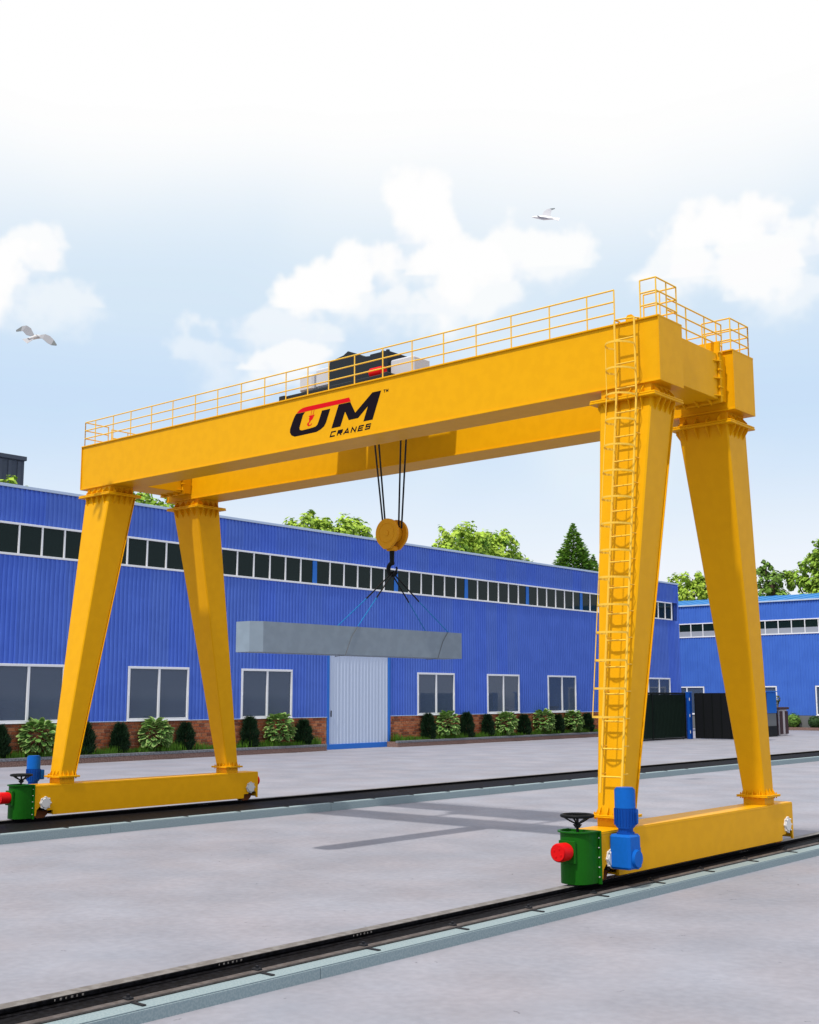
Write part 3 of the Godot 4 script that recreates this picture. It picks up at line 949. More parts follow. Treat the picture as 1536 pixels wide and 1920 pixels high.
func make_crane() -> void:
	var crane := thing("gantry_crane", "yellow double-girder gantry crane standing on two floor rails", "crane")
	var g := girder(crane, GX0, GX1)
	logo(g)
	girder(crane, RX0, RX1)
	end_tie(crane, -15.0, -13.86)
	end_tie(crane, -35.6, -36.75)
	leg(crane, [24.83, 25.90], [23.58, 24.15], [-15.30, -13.88], [-14.87, -14.26], true)
	leg(crane, [28.74, 29.83], [30.80, 31.37], [-15.30, -13.88], [-14.87, -14.26])
	leg(crane, [24.83, 25.90], [23.58, 24.15], [-36.66, -35.24], [-36.27, -35.66], true)
	leg(crane, [28.74, 29.83], [30.80, 31.37], [-36.66, -35.24], [-36.27, -35.66])
	end_truck(crane, ZR1, 1.0)
	end_truck(crane, ZR2, -1.0)
	ladder(crane)
	# railings
	var xf := GX0 + 0.09
	var spots := []
	var zs := [-14.85, -15.63, -16.75, -17.95, -19.1, -20.22, -21.35, -22.45, -23.55, -24.6, -25.48, -26.43, -27.39, -28.48, -29.62, -30.74, -31.91, -33.06, -34.22, -35.24, -36.3, -36.92]
	for z in zs: spots.append((z + 14.85) / (-36.92 + 14.85))
	railing(crane, Vector3(xf, YT, -14.85), Vector3(xf, YT, -36.92), spots)
	railing(crane, Vector3(xf, YT, -14.13), Vector3(xf, YT, -13.70), [0.0, 1.0], 0.95)
	railing(crane, Vector3(xf, YT, -13.70), Vector3(GX1 - 0.08, YT, -13.70), [0.5, 1.0], 0.95)
	railing(crane, Vector3(GX1 - 0.08, YT, -13.70), Vector3(GX1 - 0.08, YT, -14.6), [0.5, 1.0], 0.95)
	railing(crane, Vector3(GX1 - 0.08, 13.0, -13.95), Vector3(28.75, 13.0, -13.95), [0.33, 0.67, 1.0], 0.86, [1.0, 0.66, 0.33], 12.95)
	railing(crane, Vector3(RX0 + 0.08, YT, -14.5), Vector3(RX0 + 0.08, YT, -13.70), [0.0, 0.5, 1.0], 0.86)
	railing(crane, Vector3(RX0 + 0.08, YT, -13.70), Vector3(RX1 - 0.08, YT, -13.70), [0.5, 1.0], 0.86)
	railing(crane, Vector3(RX1 - 0.08, YT, -13.70), Vector3(RX1 - 0.08, YT, -36.92), even(20), 0.86)
	railing(crane, Vector3(xf, YT, -36.92), Vector3(GX1 - 0.08, YT, -36.92), [0.0, 1.0])
	railing(crane, Vector3(GX1 - 0.08, 13.0, -36.72), Vector3(28.75, 13.0, -36.72), [0.0, 0.25, 0.5, 0.75, 1.0], 0.9, [1.0, 0.66, 0.33], 12.95)
	railing(crane, Vector3(RX0 + 0.08, YT, -36.92), Vector3(RX1 - 0.08, YT, -36.92), [0.0, 1.0], 0.86)
	# lug on the top flange beside the ladder, and a small lamp pin on the rear girder end
	var lg := MB.new()
	lg.ext(pairs([-14.62, 13.14, -14.40, 13.14, -14.40, 13.30, -14.46, 13.36, -14.56, 13.36, -14.62, 13.30]), Vector3(25.05, 0, 0), Vector3(0, 0, 1), Vector3.UP, -0.03, 0.03)
	part(crane, "lifting_lug", lg, M.crane_yellow)
	# trolley rails on the girders
	for x in [GX0 + 0.85, RX0 + 0.28]:
		var tr := MB.new()
		tr.cbox(Vector3(x - 0.035, YT, ZF + 0.4), Vector3(x + 0.035, YT + 0.07, ZN - 0.6), 0.006)
		part(crane, "trolley_rail", tr, M.dark_steel)

func make_hoist() -> void:
	var t := thing("hoist_trolley", "dark grey hoist trolley with red motor riding on the crane girders", "hoist")
	var fr := MB.new()
	fr.cbox(Vector3(25.4, 13.32, -27.3), Vector3(29.2, 13.50, -27.05), 0.02)
	fr.cbox(Vector3(25.4, 13.32, -23.0), Vector3(29.2, 13.50, -22.75), 0.02)
	fr.cbox(Vector3(25.5, 13.32, -27.05), Vector3(25.75, 13.50, -23.0), 0.02)
	fr.cbox(Vector3(28.85, 13.32, -27.05), Vector3(29.10, 13.50, -23.0), 0.02)
	part(t, "frame", fr, M.trolley_dark)
	for x in [GX0 + 0.85, RX0 + 0.28]:
		for z in [-27.0, -23.05]:
			var w := MB.new()
			w.cyl(Vector3(x - 0.06, 13.34, z), Vector3(x + 0.06, 13.34, z), 0.13, 0.13, 20)
			part(t, "wheel", w, M.dark_steel)
	var bd := MB.new()
	bd.ext(pairs([-26.45, 13.5, -26.35, 14.72, -25.75, 14.82, -25.55, 14.92, -25.05, 14.72, -24.9, 14.62, -24.55, 14.58, -24.55, 13.5]), Vector3(26.7, 0, 0), Vector3(0, 0, 1), Vector3.UP, -1.2, 0.0)
	part(t, "drum_cover", bd, M.trolley_dark)
	var cb := MB.new()
	cb.cbox(Vector3(26.6, 13.5, -24.54), Vector3(27.6, 14.60, -23.80), 0.02)
	var co := part(t, "control_cabinet", cb, M.trolley_dark)
	for z in [-24.25, -24.05]:
		var lp := MB.new()
		lp.cyl(Vector3(26.9, 14.6, z), Vector3(26.9, 14.72, z), 0.05, 0.06, 10)
		part(co, "vent_cap", lp, M.black_paint)
	var rm := MB.new()
	rm.cyl(Vector3(26.45, 13.92, -24.3), Vector3(26.45, 13.92, -23.82), 0.16, 0.16, 20)
	part(t, "brake_motor", rm, M.buffer_red)
	var pm := MB.new()
	pm.cbox(Vector3(26.7, 13.95, -27.75), Vector3(27.5, 14.50, -27.10), 0.06)
	pm.cbox(Vector3(26.8, 14.0, -27.10), Vector3(27.4, 14.62, -26.45), 0.05)
	part(t, "gear_case", pm, M.trolley_pale)
	var pl := MB.new()
	pl.cbox(Vector3(26.7, 13.5, -27.6), Vector3(27.6, 13.95, -26.47), 0.03)
	part(t, "motor_base", pl, M.trolley_dark)
	var pp := MB.new()
	pp.cbox(Vector3(26.7, 13.5, -23.79), Vector3(27.5, 14.30, -22.85), 0.05)
	part(t, "resistor_box", pp, M.trolley_pale)
	# rope falls
	for q in [[-25.21, -24.63, 0.06], [-24.88, -24.42, -0.08], [-23.90, -24.04, 0.08], [-23.50, -23.80, -0.06]]:
		var m := MB.new()
		m.tube([Vector3(27.3 + q[2], 13.5, q[0]), Vector3(27.3 + q[2], 9.2, q[1])], 0.027, 8)
		tag(part(self, "hoist_rope", m, M.rope_black), "black steel rope running from the hoist trolley down to the orange hook block", "rope", "hoist ropes of the hook block")
	var hb := thing("hook_block", "orange round hook block with black hook hanging on four ropes", "hook block")
	var tear := PackedVector2Array()
	for k in 33:
		var g := deg_to_rad(-52.0) + deg_to_rad(284.0) * k / 32.0
		tear.append(Vector2(-24.21 + 0.44 * cos(g), 9.08 + 0.44 * sin(g)))
	tear.append(Vector2(-24.33, 8.60)); tear.append(Vector2(-24.09, 8.60))
	for x in [27.06, 27.48]:
		var m := MB.new()
		m.ext(tear, Vector3(x, 0, 0), Vector3(0, 0, 1), Vector3.UP, -0.045, 0.045)
		var ck := part(hb, "cheek_plate", m, M.hook_orange)
		var pn := MB.new()
		pn.cyl(Vector3(x - 0.065, 9.08, -24.21), Vector3(x + 0.065, 9.08, -24.21), 0.09, 0.09, 14)
		part(ck, "pin", pn, M.hook_orange)
		var rg := MB.new()
		var rp := []
		for k in 28: rp.append(Vector3(x - 0.045, 9.08 + cos(TAU * k / 28.0) * 0.30, -24.21 + sin(TAU * k / 28.0) * 0.30))
		rg.tube(rp, 0.012, 6, true)
		part(ck, "pressed_ring", rg, M.hook_orange)
	var sh := MB.new()
	sh.cyl(Vector3(27.12, 9.08, -24.21), Vector3(27.42, 9.08, -24.21), 0.27, 0.27, 32)
	part(hb, "sheave", sh, M.hook_orange)
	var yk := MB.new()
	yk.cbox(Vector3(27.14, 8.55, -24.35), Vector3(27.40, 8.70, -24.07), 0.03)
	part(hb, "yoke", yk, M.hook_orange)
	var hk := MB.new()
	hk.cyl(Vector3(27.27, 8.18, -24.21), Vector3(27.27, 8.56, -24.21), 0.065, 0.08, 14)
	var path := []
	for k in 20:
		var g := deg_to_rad(80.0 + 255.0 * k / 19.0)
		path.append(Vector3(27.27, 8.0 + sin(g) * 0.185, -24.19 + cos(g) * 0.165))
	hk.tube(path, 0.068, 10)
	hk.tube([path[19], path[19] + Vector3(0, 0.09, 0.03), path[19] + Vector3(0, 0.13, 0.0)], 0.03, 8)
	part(hb, "hook", hk, M.black_paint)
	# the lifted beam
	var b := MB.new()
	var x0 := 21.42
	var x1 := 30.15
	b.ext(pairs([x0, 24.0, x0, 24.53, x0 + 0.12, 24.65, x1 - 0.04, 24.65, x1, 24.61, x1, 23.84, x1 - 0.04, 23.80, x0 + 0.30, 23.80]), Vector3(0, 0, 0), Vector3.RIGHT, Vector3(0, 0, -1), 5.37, 6.17)
	tag(part(self, "box_beam", b, M.beam_grey), "long grey box beam hanging level from blue slings under the crane", "beam")
	# slings: black at the hook, blue below, looped under the beam
	for q in [[25.33, "left"], [29.42, "right"]]:
		var s := thing("lifting_sling", "blue sling with black upper legs looped round the grey beam nearer its %s end" % ("slanted" if q[0] < 27.0 else "square"), "sling", Vector3.ZERO, 0.0, "slings carrying the grey beam")
		var hook := Vector3(27.27, 7.86, -24.2)
		var lp := MB.new()
		var ring := []
		for zz in [-23.79, -24.66]:
			var e := Vector3(q[0], 6.18, zz)
			var m0: Vector3 = hook.lerp(e, 0.0) + Vector3(0, 0.02, signf(zz + 24.2) * 0.03)
			var m1: Vector3 = hook.lerp(e, 0.47)
			var k0 := MB.new()
			k0.tube([m0, m1], 0.022, 7)
			part(s, "chain_leg", k0, M.rope_black)
			lp.tube([m1, e], 0.014, 6)
		var wrap := MB.new()
		wrap.tube([Vector3(q[0], 6.18, -23.79), Vector3(q[0] - 0.25, 5.9, -23.785), Vector3(q[0] - 0.5, 5.36, -23.79), Vector3(q[0] - 0.6, 5.34, -23.9), Vector3(q[0] - 0.3, 5.33, -24.4), Vector3(q[0], 5.36, -24.665), Vector3(q[0], 6.18, -24.66)], 0.007, 6)
		part(s, "tail_rope", wrap, M.booth_grey)
		part(s, "webbing", lp, M.sling_blue)
		var pad := MB.new()
		pad.cyl(hook + Vector3(0, 0, -0.03), hook + Vector3(0, 0, 0.03), 0.07, 0.07, 12)
		part(s, "ring", pad, M.rope_black)

# ------------------------------------------------------------------ buildings
func sheet(w: float, h: float, ribs: int, depth: float) -> MB:
	# trapezoid-ribbed steel sheet in the local xy plane, facing +z, origin at its lower left
	var m := MB.new()
	var p := w / ribs
	for k in ribs:
		var b := k * p
		var q := [[0.0, 0.0], [0.42, 0.0], [0.55, 1.0], [0.87, 1.0], [1.0, 0.0]]
		for j in 4:
			var xa: float = b + q[j][0] * p
			var xb: float = b + q[j + 1][0] * p
			m.quad(Vector3(xa, 0, q[j][1] * depth), Vector3(xb, 0, q[j + 1][1] * depth), Vector3(xb, h, q[j + 1][1] * depth), Vector3(xa, h, q[j][1] * depth))
	return m

var sheets := {}
func clad(B: Node, s0: float, s1: float, y0: float, y1: float, ribs_per_m: float, depth: float, mats: Array) -> void:
	var w := s1 - s0
	if w < 0.05: return
	var key := "%.2f_%.2f" % [w, y1 - y0]
	if not sheets.has(key): sheets[key] = sheet(w - 0.006, y1 - y0, maxi(1, roundi(w * ribs_per_m)), depth).mesh(null)
	put(B, "cladding_sheet", sheets[key], mats[rng.randi() % mats.size()], Vector3(s0 + 0.003, y0, 0.0))

func window(B: Node, s0: float, s1: float, y0: float, y1: float, glass: Material) -> void:
	var W := Node3D.new()
	W.name = "window"
	B.add_child(W, true)
	var fw := 0.16
	var fr := MB.new()
	fr.cbox(Vector3(s0, y0, -0.05), Vector3(s1, y0 + fw, 0.13), 0.012)
	fr.cbox(Vector3(s0, y1 - fw, -0.05), Vector3(s1, y1, 0.13), 0.012)
	fr.cbox(Vector3(s0, y0 + fw, -0.05), Vector3(s0 + fw, y1 - fw, 0.128), 0.012)
	fr.cbox(Vector3(s1 - fw, y0 + fw, -0.05), Vector3(s1, y1 - fw, 0.128), 0.012)
	part(W, "frame", fr, M.frame_white)
	var mid := (s0 + s1) * 0.5
	var mu := MB.new()
	mu.cbox(Vector3(mid - 0.09, y0 + fw, -0.04), Vector3(mid + 0.09, y1 - fw, 0.115), 0.012)
	part(W, "mullion", mu, M.frame_white)
	for q in [[s0 + fw, mid - 0.09], [mid + 0.09, s1 - fw]]:
		var p := MB.new()
		p.box(Vector3(q[0], y0 + fw, 0.02), Vector3(q[1], y1 - fw, 0.032))
		part(W, "pane", p, glass)
	for x in [s0 + 0.08, s1 - 0.08]:
		var hd := MB.new()
		hd.cbox(Vector3(x - 0.03, (y0 + y1) * 0.5 - 0.2, 0.128), Vector3(x + 0.03, (y0 + y1) * 0.5 + 0.05, 0.17), 0.012)
		part(W, "handle", hd, M.frame_white)
	var sl := MB.new()
	sl.cbox(Vector3(s0 - 0.08, y0 - 0.05, -0.02), Vector3(s1 + 0.08, y0 - 0.002, 0.2), 0.01)
	part(W, "sill", sl, M.frame_white)

func ribbon(B: Node, s0: float, s1: float, y0: float, y1: float, col0: float, pitch: float, two_rows: bool) -> void:
	var W := Node3D.new()
	W.name = "ribbon_window"
	B.add_child(W, true)
	var fr := MB.new()
	fr.cbox(Vector3(s0, y0, -0.06), Vector3(s1, y0 + 0.14, 0.12), 0.01)
	fr.cbox(Vector3(s0, y1 - 0.13, -0.06), Vector3(s1, y1, 0.12), 0.01)
	fr.cbox(Vector3(s1 - 0.14, y0 + 0.14, -0.06), Vector3(s1, y1 - 0.13, 0.118), 0.01)
	fr.cbox(Vector3(s0, y0 + 0.14, -0.06), Vector3(s0 + 0.14, y1 - 0.13, 0.118), 0.01)
	part(W, "frame", fr, M.frame_white)
	var edges := [s0 + 0.14]
	var c := col0
	while c - pitch > s0: c -= pitch
	while c < s1:
		if c > s0 + 0.5 and c < s1 - 0.6:
			if not two_rows:
				var cm := MB.new()
				cm.cbox(Vector3(c - 0.24, y0 + 0.14, -0.05), Vector3(c + 0.24, y1 - 0.13, 0.07), 0.01)
				part(W, "column_cover", cm, M.trim_blue)
				edges.append(c - 0.24); edges.append(c + 0.24)
		for k in range(1 if not two_rows else 0, 6):
			var m := c + pitch * k / 6.0 + (0.06 if not two_rows else 0.0)
			if m > s0 + 0.5 and m < s1 - 0.5:
				var mb := MB.new()
				mb.cbox(Vector3(m - 0.055, y0 + 0.14, -0.05), Vector3(m + 0.055, y1 - 0.13, 0.105), 0.008)
				part(W, "mullion", mb, M.frame_white)
				edges.append(m - 0.055); edges.append(m + 0.055)
		c += pitch
	edges.append(s1 - 0.14)
	for k in range(0, edges.size() - 1, 2):
		if edges[k + 1] - edges[k] < 0.1: continue
		var yl := y0 + 0.14
		if two_rows:
			var ym := y0 + 0.14 + (y1 - y0 - 0.27) * 0.42
			var p0 := MB.new()
			p0.box(Vector3(edges[k], yl, 0.0), Vector3(edges[k + 1], ym, 0.012))
			part(W, "lower_pane", p0, M.glass_pale)
			yl = ym
		var p := MB.new()
		p.box(Vector3(edges[k], yl, 0.0), Vector3(edges[k + 1], y1 - 0.13, 0.012))
		part(W, "pane", p, M.glass_dark)

func make_workshop() -> void:
	var B := thing("workshop", "long blue clad workshop with brick base, white windows and tall white door", "building", Vector3(70, 0, -69.71), deg_to_rad(1.3))
	var S0 := -40.08
	var S1 := 61.9
	var RT := 17.58
	var BB := 13.12
	var BT := 15.22
	var BR := 2.58
	var D0 := 0.72
	var D1 := 8.28
	var DT := 8.2
	var pitch := 10.44
	var w0 := -19.2
	var cell := pitch / 6.0
	var mats := [M.cladding_0, M.cladding_1, M.cladding_2, M.cladding_1]
	# backing wall round the openings
	var core := MB.new()
	var zi := -0.30
	var zo := -0.07
	core.box(Vector3(S0, 0, zi), Vector3(D0, BR, zo)); core.box(Vector3(D1, 0, zi), Vector3(S1, BR, zo))
	core.box(Vector3(S0, 6.3, zi), Vector3(D0, BB, zo)); core.box(Vector3(D1, 6.3, zi), Vector3(S1, BB, zo)); core.box(Vector3(D0, DT, zi), Vector3(D1, BB, zo))
	core.box(Vector3(S0, BT, zi), Vector3(S1, RT - 0.1, zo))
	var wins := []
	for k in range(-2, 8):
		if k == 2: continue
		var s := w0 + pitch * k
		wins.append([s, minf(s + 5.36, S1 - 0.4)])
	var prev := S0
	for q in wins:
		if q[0] > D1 and prev < D0:
			core.box(Vector3(prev, BR, zi), Vector3(D0, 6.3, zo))
			prev = D1
		if q[0] - 0.02 > prev: core.box(Vector3(prev, BR, zi), Vector3(q[0] + 0.05, 6.3, zo))
		prev = q[1] - 0.05
	core.box(Vector3(prev, BR, zi), Vector3(S1, 6.3, zo))
	part(B, "backing_wall", core, M.inner_wall)
	var side := MB.new()
	side.box(Vector3(S1 - 0.3, 0, -18), Vector3(S1 - 0.01, RT - 0.1, -0.31)); side.box(Vector3(S0, 0, -18), Vector3(S0 + 0.3, RT - 0.1, -0.31)); side.box(Vector3(S0, 0, -18.3), Vector3(S1, RT - 0.1, -18.0))
	part(B, "end_wall", side, M.cladding_1)
	var fl := MB.new()
	fl.box(Vector3(S0 + 0.3, 0.01, -17.9), Vector3(S1 - 0.3, 0.12, -0.31))
	part(B, "floor_slab", fl, M.room_grey)
	var pt := MB.new()
	pt.box(Vector3(S0 + 0.3, 0.12, -7.2), Vector3(S1 - 0.3, 12.0, -7.0)); pt.box(Vector3(S0 + 0.3, 12.0, -17.0), Vector3(S1 - 0.3, 12.1, -0.31))
	part(B, "partition", pt, M.room_grey)
	for k in 22:
		var cb := MB.new()
		var sx := rng.randf_range(-32.0, 58.0)
		cb.cbox(Vector3(sx, 0.12, -6.9), Vector3(sx + rng.randf_range(1.0, 2.4), rng.randf_range(2.6, 5.0), -rng.randf_range(3.0, 6.0)), 0.02)
		part(B, "cupboard", cb, [M.room_grey, M.trolley_pale, M.frame_white][k % 3])
	var rf := MB.new()
	rf.box(Vector3(S0 - 0.1, RT - 0.1, -18.4), Vector3(S1 + 0.05, RT - 0.02, 0.06))
	part(B, "roof", rf, M.roof_blue)
	var tm := MB.new()
	tm.cbox(Vector3(S0, RT - 0.14, 0.085), Vector3(S1 + 0.1, RT + 0.05, 0.20), 0.012)
	part(B, "eaves_trim", tm, M.trim_pale)
	# cladding sheets
	var k0 := int(floor((S0 - w0) / cell + 0.01))
	var rpm := 5.0 / cell
	for k in range(k0, 60):
		var a := w0 + cell * k
		var b := minf(a + cell, S1)
		if a >= S1 - 0.05: break
		a = maxf(a, S0)
		clad(B, a, b, BT, RT - 0.14, rpm, 0.075, mats)
		var in_win := posmod(k, 6) < 3 and not (k >= 12 and k < 15)
		var lo := 6.3 if in_win else BR
		if b > D0 and a < D1:
			var lo2 := lo
			if a < D0: clad(B, a, D0 - 0.1, lo2, DT + 0.1, rpm, 0.075, mats)
			if b > D1: clad(B, D1 + 0.1, b, lo2, DT + 0.1, rpm, 0.075, mats)
			clad(B, a, b, DT + 0.1, BB, rpm, 0.075, mats)
		else: clad(B, a, b, lo, BB, rpm, 0.075, mats)
	var dr := MB.new()
	dr.cbox(Vector3(S0, BR - 0.03, -0.06), Vector3(D0 - 0.1, BR + 0.02, 0.10), 0.008); dr.cbox(Vector3(D1 + 0.1, BR - 0.03, -0.06), Vector3(S1, BR + 0.02, 0.10), 0.008)
	part(B, "drip_flashing", dr, M.trim_pale)
	var cn := MB.new()
	cn.cbox(Vector3(S1 - 0.15, 0, -0.3), Vector3(S1 + 0.08, RT - 0.14, 0.10), 0.01)
	part(B, "corner_trim", cn, M.cladding_0)
	ribbon(B, S0, 60.3, BB, BT, -0.95, 10.2, false)
	for q in wins: window(B, q[0], q[1], BR + 0.03, 6.30, M.glass)
	# tall door
	var D := Node3D.new()
	D.name = "sliding_door"
	B.add_child(D, true)
	var n := 6
	for k in n:
		var dw := (D1 - D0 - 0.24) / n
		put(D, "door_panel", sheet(dw - 0.01, DT - 0.5, 3, 0.035).mesh(null), M.door_white, Vector3(D0 + 0.12 + dw * k, 0.42, 0.02))
	var db := MB.new()
	db.box(Vector3(D0 + 0.02, 0.05, -0.1), Vector3(D1 - 0.02, DT, 0.0))
	part(D, "door_core", db, M.door_white)
	var fr := MB.new()
	fr.cbox(Vector3(D0 - 0.12, 0, -0.05), Vector3(D0 + 0.12, DT + 0.12, 0.12), 0.01); fr.cbox(Vector3(D1 - 0.12, 0, -0.05), Vector3(D1 + 0.14, DT + 0.12, 0.12), 0.01)
	fr.cbox(Vector3(D0 + 0.12, DT - 0.08, -0.05), Vector3(D1 - 0.12, DT + 0.12, 0.118), 0.01)
	fr.cbox(Vector3(D0 + 0.12, 0, -0.05), Vector3(D1 - 0.12, 0.42, 0.118), 0.01)
	part(D, "door_frame", fr, M.trim_blue)
	var hn := MB.new()
	hn.cbox(Vector3(D0 + 0.3, 2.6, 0.06), Vector3(D0 + 0.38, 3.1, 0.13), 0.015)
	part(D, "handle", hn, M.dark_steel)
	# brick base, brick by brick; the 300 that show largest singly
	var Wl := MB.new()
	Wl.box(Vector3(S0, 0, -0.069), Vector3(D0 - 0.14, BR - 0.035, 0.035)); Wl.box(Vector3(D1 + 0.16, 0, -0.069), Vector3(S1, BR - 0.035, 0.035))
	var wall := part(B, "brick_wall", Wl, M.mortar)
	var bw := 0.50
	var bh := 0.222
	var vars := []
	for k in 4:
		var mb := MB.new()
		mb.cbox(Vector3(0, 0, 0), Vector3(bw - 0.035 - 0.012 * (k % 2), bh - 0.032, 0.03 + 0.006 * k), 0.008)
		vars.append(mb.mesh(null))
	var half := MB.new()
	half.cbox(Vector3(0, 0, 0), Vector3(bw * 0.5 - 0.035, bh - 0.032, 0.035), 0.008)
	var half_mesh := half.mesh(null)
	var spots := []
	for row in 11:
		var y := 0.06 + row * 0.228
		for run in [[-33.0, D0 - 0.16], [D1 + 0.18, 46.0]]:
			var s: float = run[0]
			var first := true
			while s < run[1] - 0.12:
				var w := bw
				if first and row % 2 == 1: w = bw * 0.5
				first = false
				if s + w > run[1]: w = bw * 0.5
				if s + w > run[1]: break
				spots.append([s, y, w, row])
				s += w
	spots.sort_custom(func(a, b): return a[0] - a[1] * 0.6 < b[0] - b[1] * 0.6)
	var rest := [MB.new(), MB.new(), MB.new(), MB.new(), MB.new()]
	var made := 0
	for q in spots:
		var tone := rng.randi() % 5
		var hi: bool = q[1] > 0.85
		if made < 300 and hi:
			made += 1
			var ms: Mesh = vars[rng.randi() % 4] if q[2] > 0.4 else half_mesh
			put(wall, "brick", ms, M["brick_%d" % tone], Vector3(q[0], q[1], 0.035))
		else:
			var m: MB = rest[tone]
			m.cbox(Vector3(q[0], q[1], 0.035), Vector3(q[0] + q[2] - 0.035, q[1] + bh - 0.032, 0.065 + rng.randf() * 0.02), 0.008)
	for k in 5: stuff(part(wall, "far_bricks", rest[k], M["brick_%d" % k]))
	# planting beds
	for q in [[S0, -0.7, "raised planting bed with grey kerb running up to the white door frame, wider one"], [7.95, 46.0, "raised planting bed with grey kerb beyond the white door"]]:
		var P := thing("planting_bed", "raised bed with grey kerb along the brick base, %s" % ("behind the crane's outer legs" if q[0] < 0 else "under the three windows past the door"), "planter", B.position, B.rotation.y)
		var kb := MB.new()
		var s: float = q[0]
		while s < q[1] - 0.01:
			var e := minf(s + 2.9, q[1])
			var ks := MB.new()
			ks.cbox(Vector3(s, 0.34, 1.06), Vector3(e - 0.012, 0.52, 1.36), 0.015)
			part(P, "kerb_stone", ks, M.bed_kerb)
			s = e
		var lo := MB.new()
		lo.box(Vector3(q[0] + 0.02, 0, 1.10), Vector3(q[1] - 0.02, 0.34, 1.32))
		for e in [q[0] + 0.02, q[1] - 0.2]: lo.box(Vector3(e, 0, 0.1), Vector3(e + 0.18, 0.44, 1.099))
		part(P, "bed_wall", lo, M.bed_wall)
		var so := MB.new()
		so.box(Vector3(q[0] + 0.2, 0.02, 0.1), Vector3(q[1] - 0.2, 0.42, 1.055))
		part(P, "soil", so, M.soil)
		var gr := MB.new()
		for k in int((q[1] - maxf(q[0], -34.0)) * 110.0):
			var gx := rng.randf_range(maxf(q[0], -34.0) + 0.25, q[1] - 0.25)
			var gz := rng.randf_range(0.2, 1.05)
			var hh := rng.randf_range(0.3, 0.8) * (0.55 + 0.6 * absf(sin(gx * 1.3) * cos(gx * 0.41)))
			var bd := Vector3(rng.randf_range(-0.14, 0.14), hh, rng.randf_range(-0.08, 0.12))
			var w := Vector3(rng.randf_range(0.018, 0.034), 0, rng.randf_range(-0.012, 0.012))
			var t := rng.randf_range(0.7, 1.25)
			gr.cur = Color(0.085 * t, 0.20 * t, 0.018 * t)
			var o := Vector3(gx, 0.42, gz)
			gr.quad(o - w, o + w, o + bd * 0.55 + w * 0.8, o + bd * 0.55 - w * 0.8)
			gr.tri(o + bd * 0.55 - w * 0.8, o + bd * 0.55 + w * 0.8, o + bd)
		stuff(cpart(P, "grass", gr, M.grass))
	var xf := B.transform
	var nth := ["first", "second", "third", "fourth", "fifth", "sixth"]
	var beds := ["behind the crane's outer legs", "past the white door"]
	var rows := [[[-5.3, -17.15, -26.4], [-2.6, -8.3, -14.45, -20.1, -22.96, -29.2]], [[15.65, 24.75, 31.2, 36.7], [12.97, 18.6, 21.9, 27.9, 34.0, 39.6]]]
	for bed in 2:
		for k in rows[bed][0].size(): broadleaf(xf * Vector3(rows[bed][0][k], 0.42, 0.68), B.rotation.y, "broad-leaved shrub, %s from the door, in the bed %s" % [nth[k], beds[bed]])
		for k in rows[bed][1].size(): dark_shrub(xf * Vector3(rows[bed][1][k], 0.42, 0.6), "dark pointed evergreen shrub, %s from the door, in the bed %s" % [nth[k], beds[bed]])

func leaf_mesh(k: int) -> ArrayMesh:
	# broad cupped leaf, 1 unit long, with a pale margin
	var m := MB.new()
	var out := []
	var inn := []
	for j in 10:
		var g := TAU * j / 10.0
		var x := 0.5 - 0.5 * cos(g)
		var y := sin(g) * 0.40 * (1.0 - 0.3 * x)
		var lift := -0.30 * x * x + 0.12 * absf(y)
		out.append(Vector3(x, lift, y))
		inn.append(Vector3(0.47 + (x - 0.47) * 0.72, lift + 0.012, y * 0.66))
	var green := Color(0.085, 0.20, 0.045) if k % 2 == 0 else Color(0.12, 0.26, 0.06)
	var pale := Color(0.30, 0.42, 0.15) if k < 3 else Color(0.17, 0.31, 0.08)
	var mid := Vector3(0.45, -0.03, 0)
	for j in 10:
		var l := (j + 1) % 10
		m.cur = pale
		m.quad(out[j], inn[j], inn[l], out[l])
		m.cur = green
		m.tri(mid, inn[l], inn[j])
	return m.mesh(null, true)

var leaves := []
func broadleaf(at: Vector3, turn: float, label: String) -> void:
	var P := thing("broadleaf_shrub", label, "shrub", at, turn, "broad-leaved shrubs along the brick base")
	if leaves.is_empty():
		for k in 4: leaves.append(leaf_mesh(k))
	var st := MB.new()
	for k in 7:
		var g := TAU * k / 7.0
		st.tube([Vector3(0, -0.03, 0), Vector3(cos(g) * 0.12, 0.5, sin(g) * 0.1), Vector3(cos(g) * 0.5, 1.25, sin(g) * 0.4)], 0.025, 5)
	part(P, "stems", st, M.bark)
	var sc := rng.randf_range(0.92, 1.08)
	for k in 230:
		var g := rng.randf() * TAU
		var h := rng.randf_range(-0.75, 1.0)
		var rr := sqrt(maxf(0.0, 1.0 - h * h * 0.9)) * rng.randf_range(0.72, 1.0)
		var p := Vector3(cos(g) * rr * 0.98, 1.33 + h * 0.86, sin(g) * rr * 0.62) * sc
		var L := put(P, "leaf", leaves[rng.randi() % 4], M.leaf, p)
		var outd := Vector3(p.x, (p.y - 1.1) * 0.5 - 0.05, p.z * 1.3).normalized()
		var z := outd.cross(Vector3.UP).normalized()
		var ln := rng.randf_range(0.40, 0.62)
		L.basis = Basis(outd, z.cross(outd) * 1.0, z).rotated(outd, rng.randf_range(-0.7, 0.7)).rotated(Vector3.UP, rng.randf_range(-0.5, 0.5)) * Basis.from_scale(Vector3.ONE * ln)

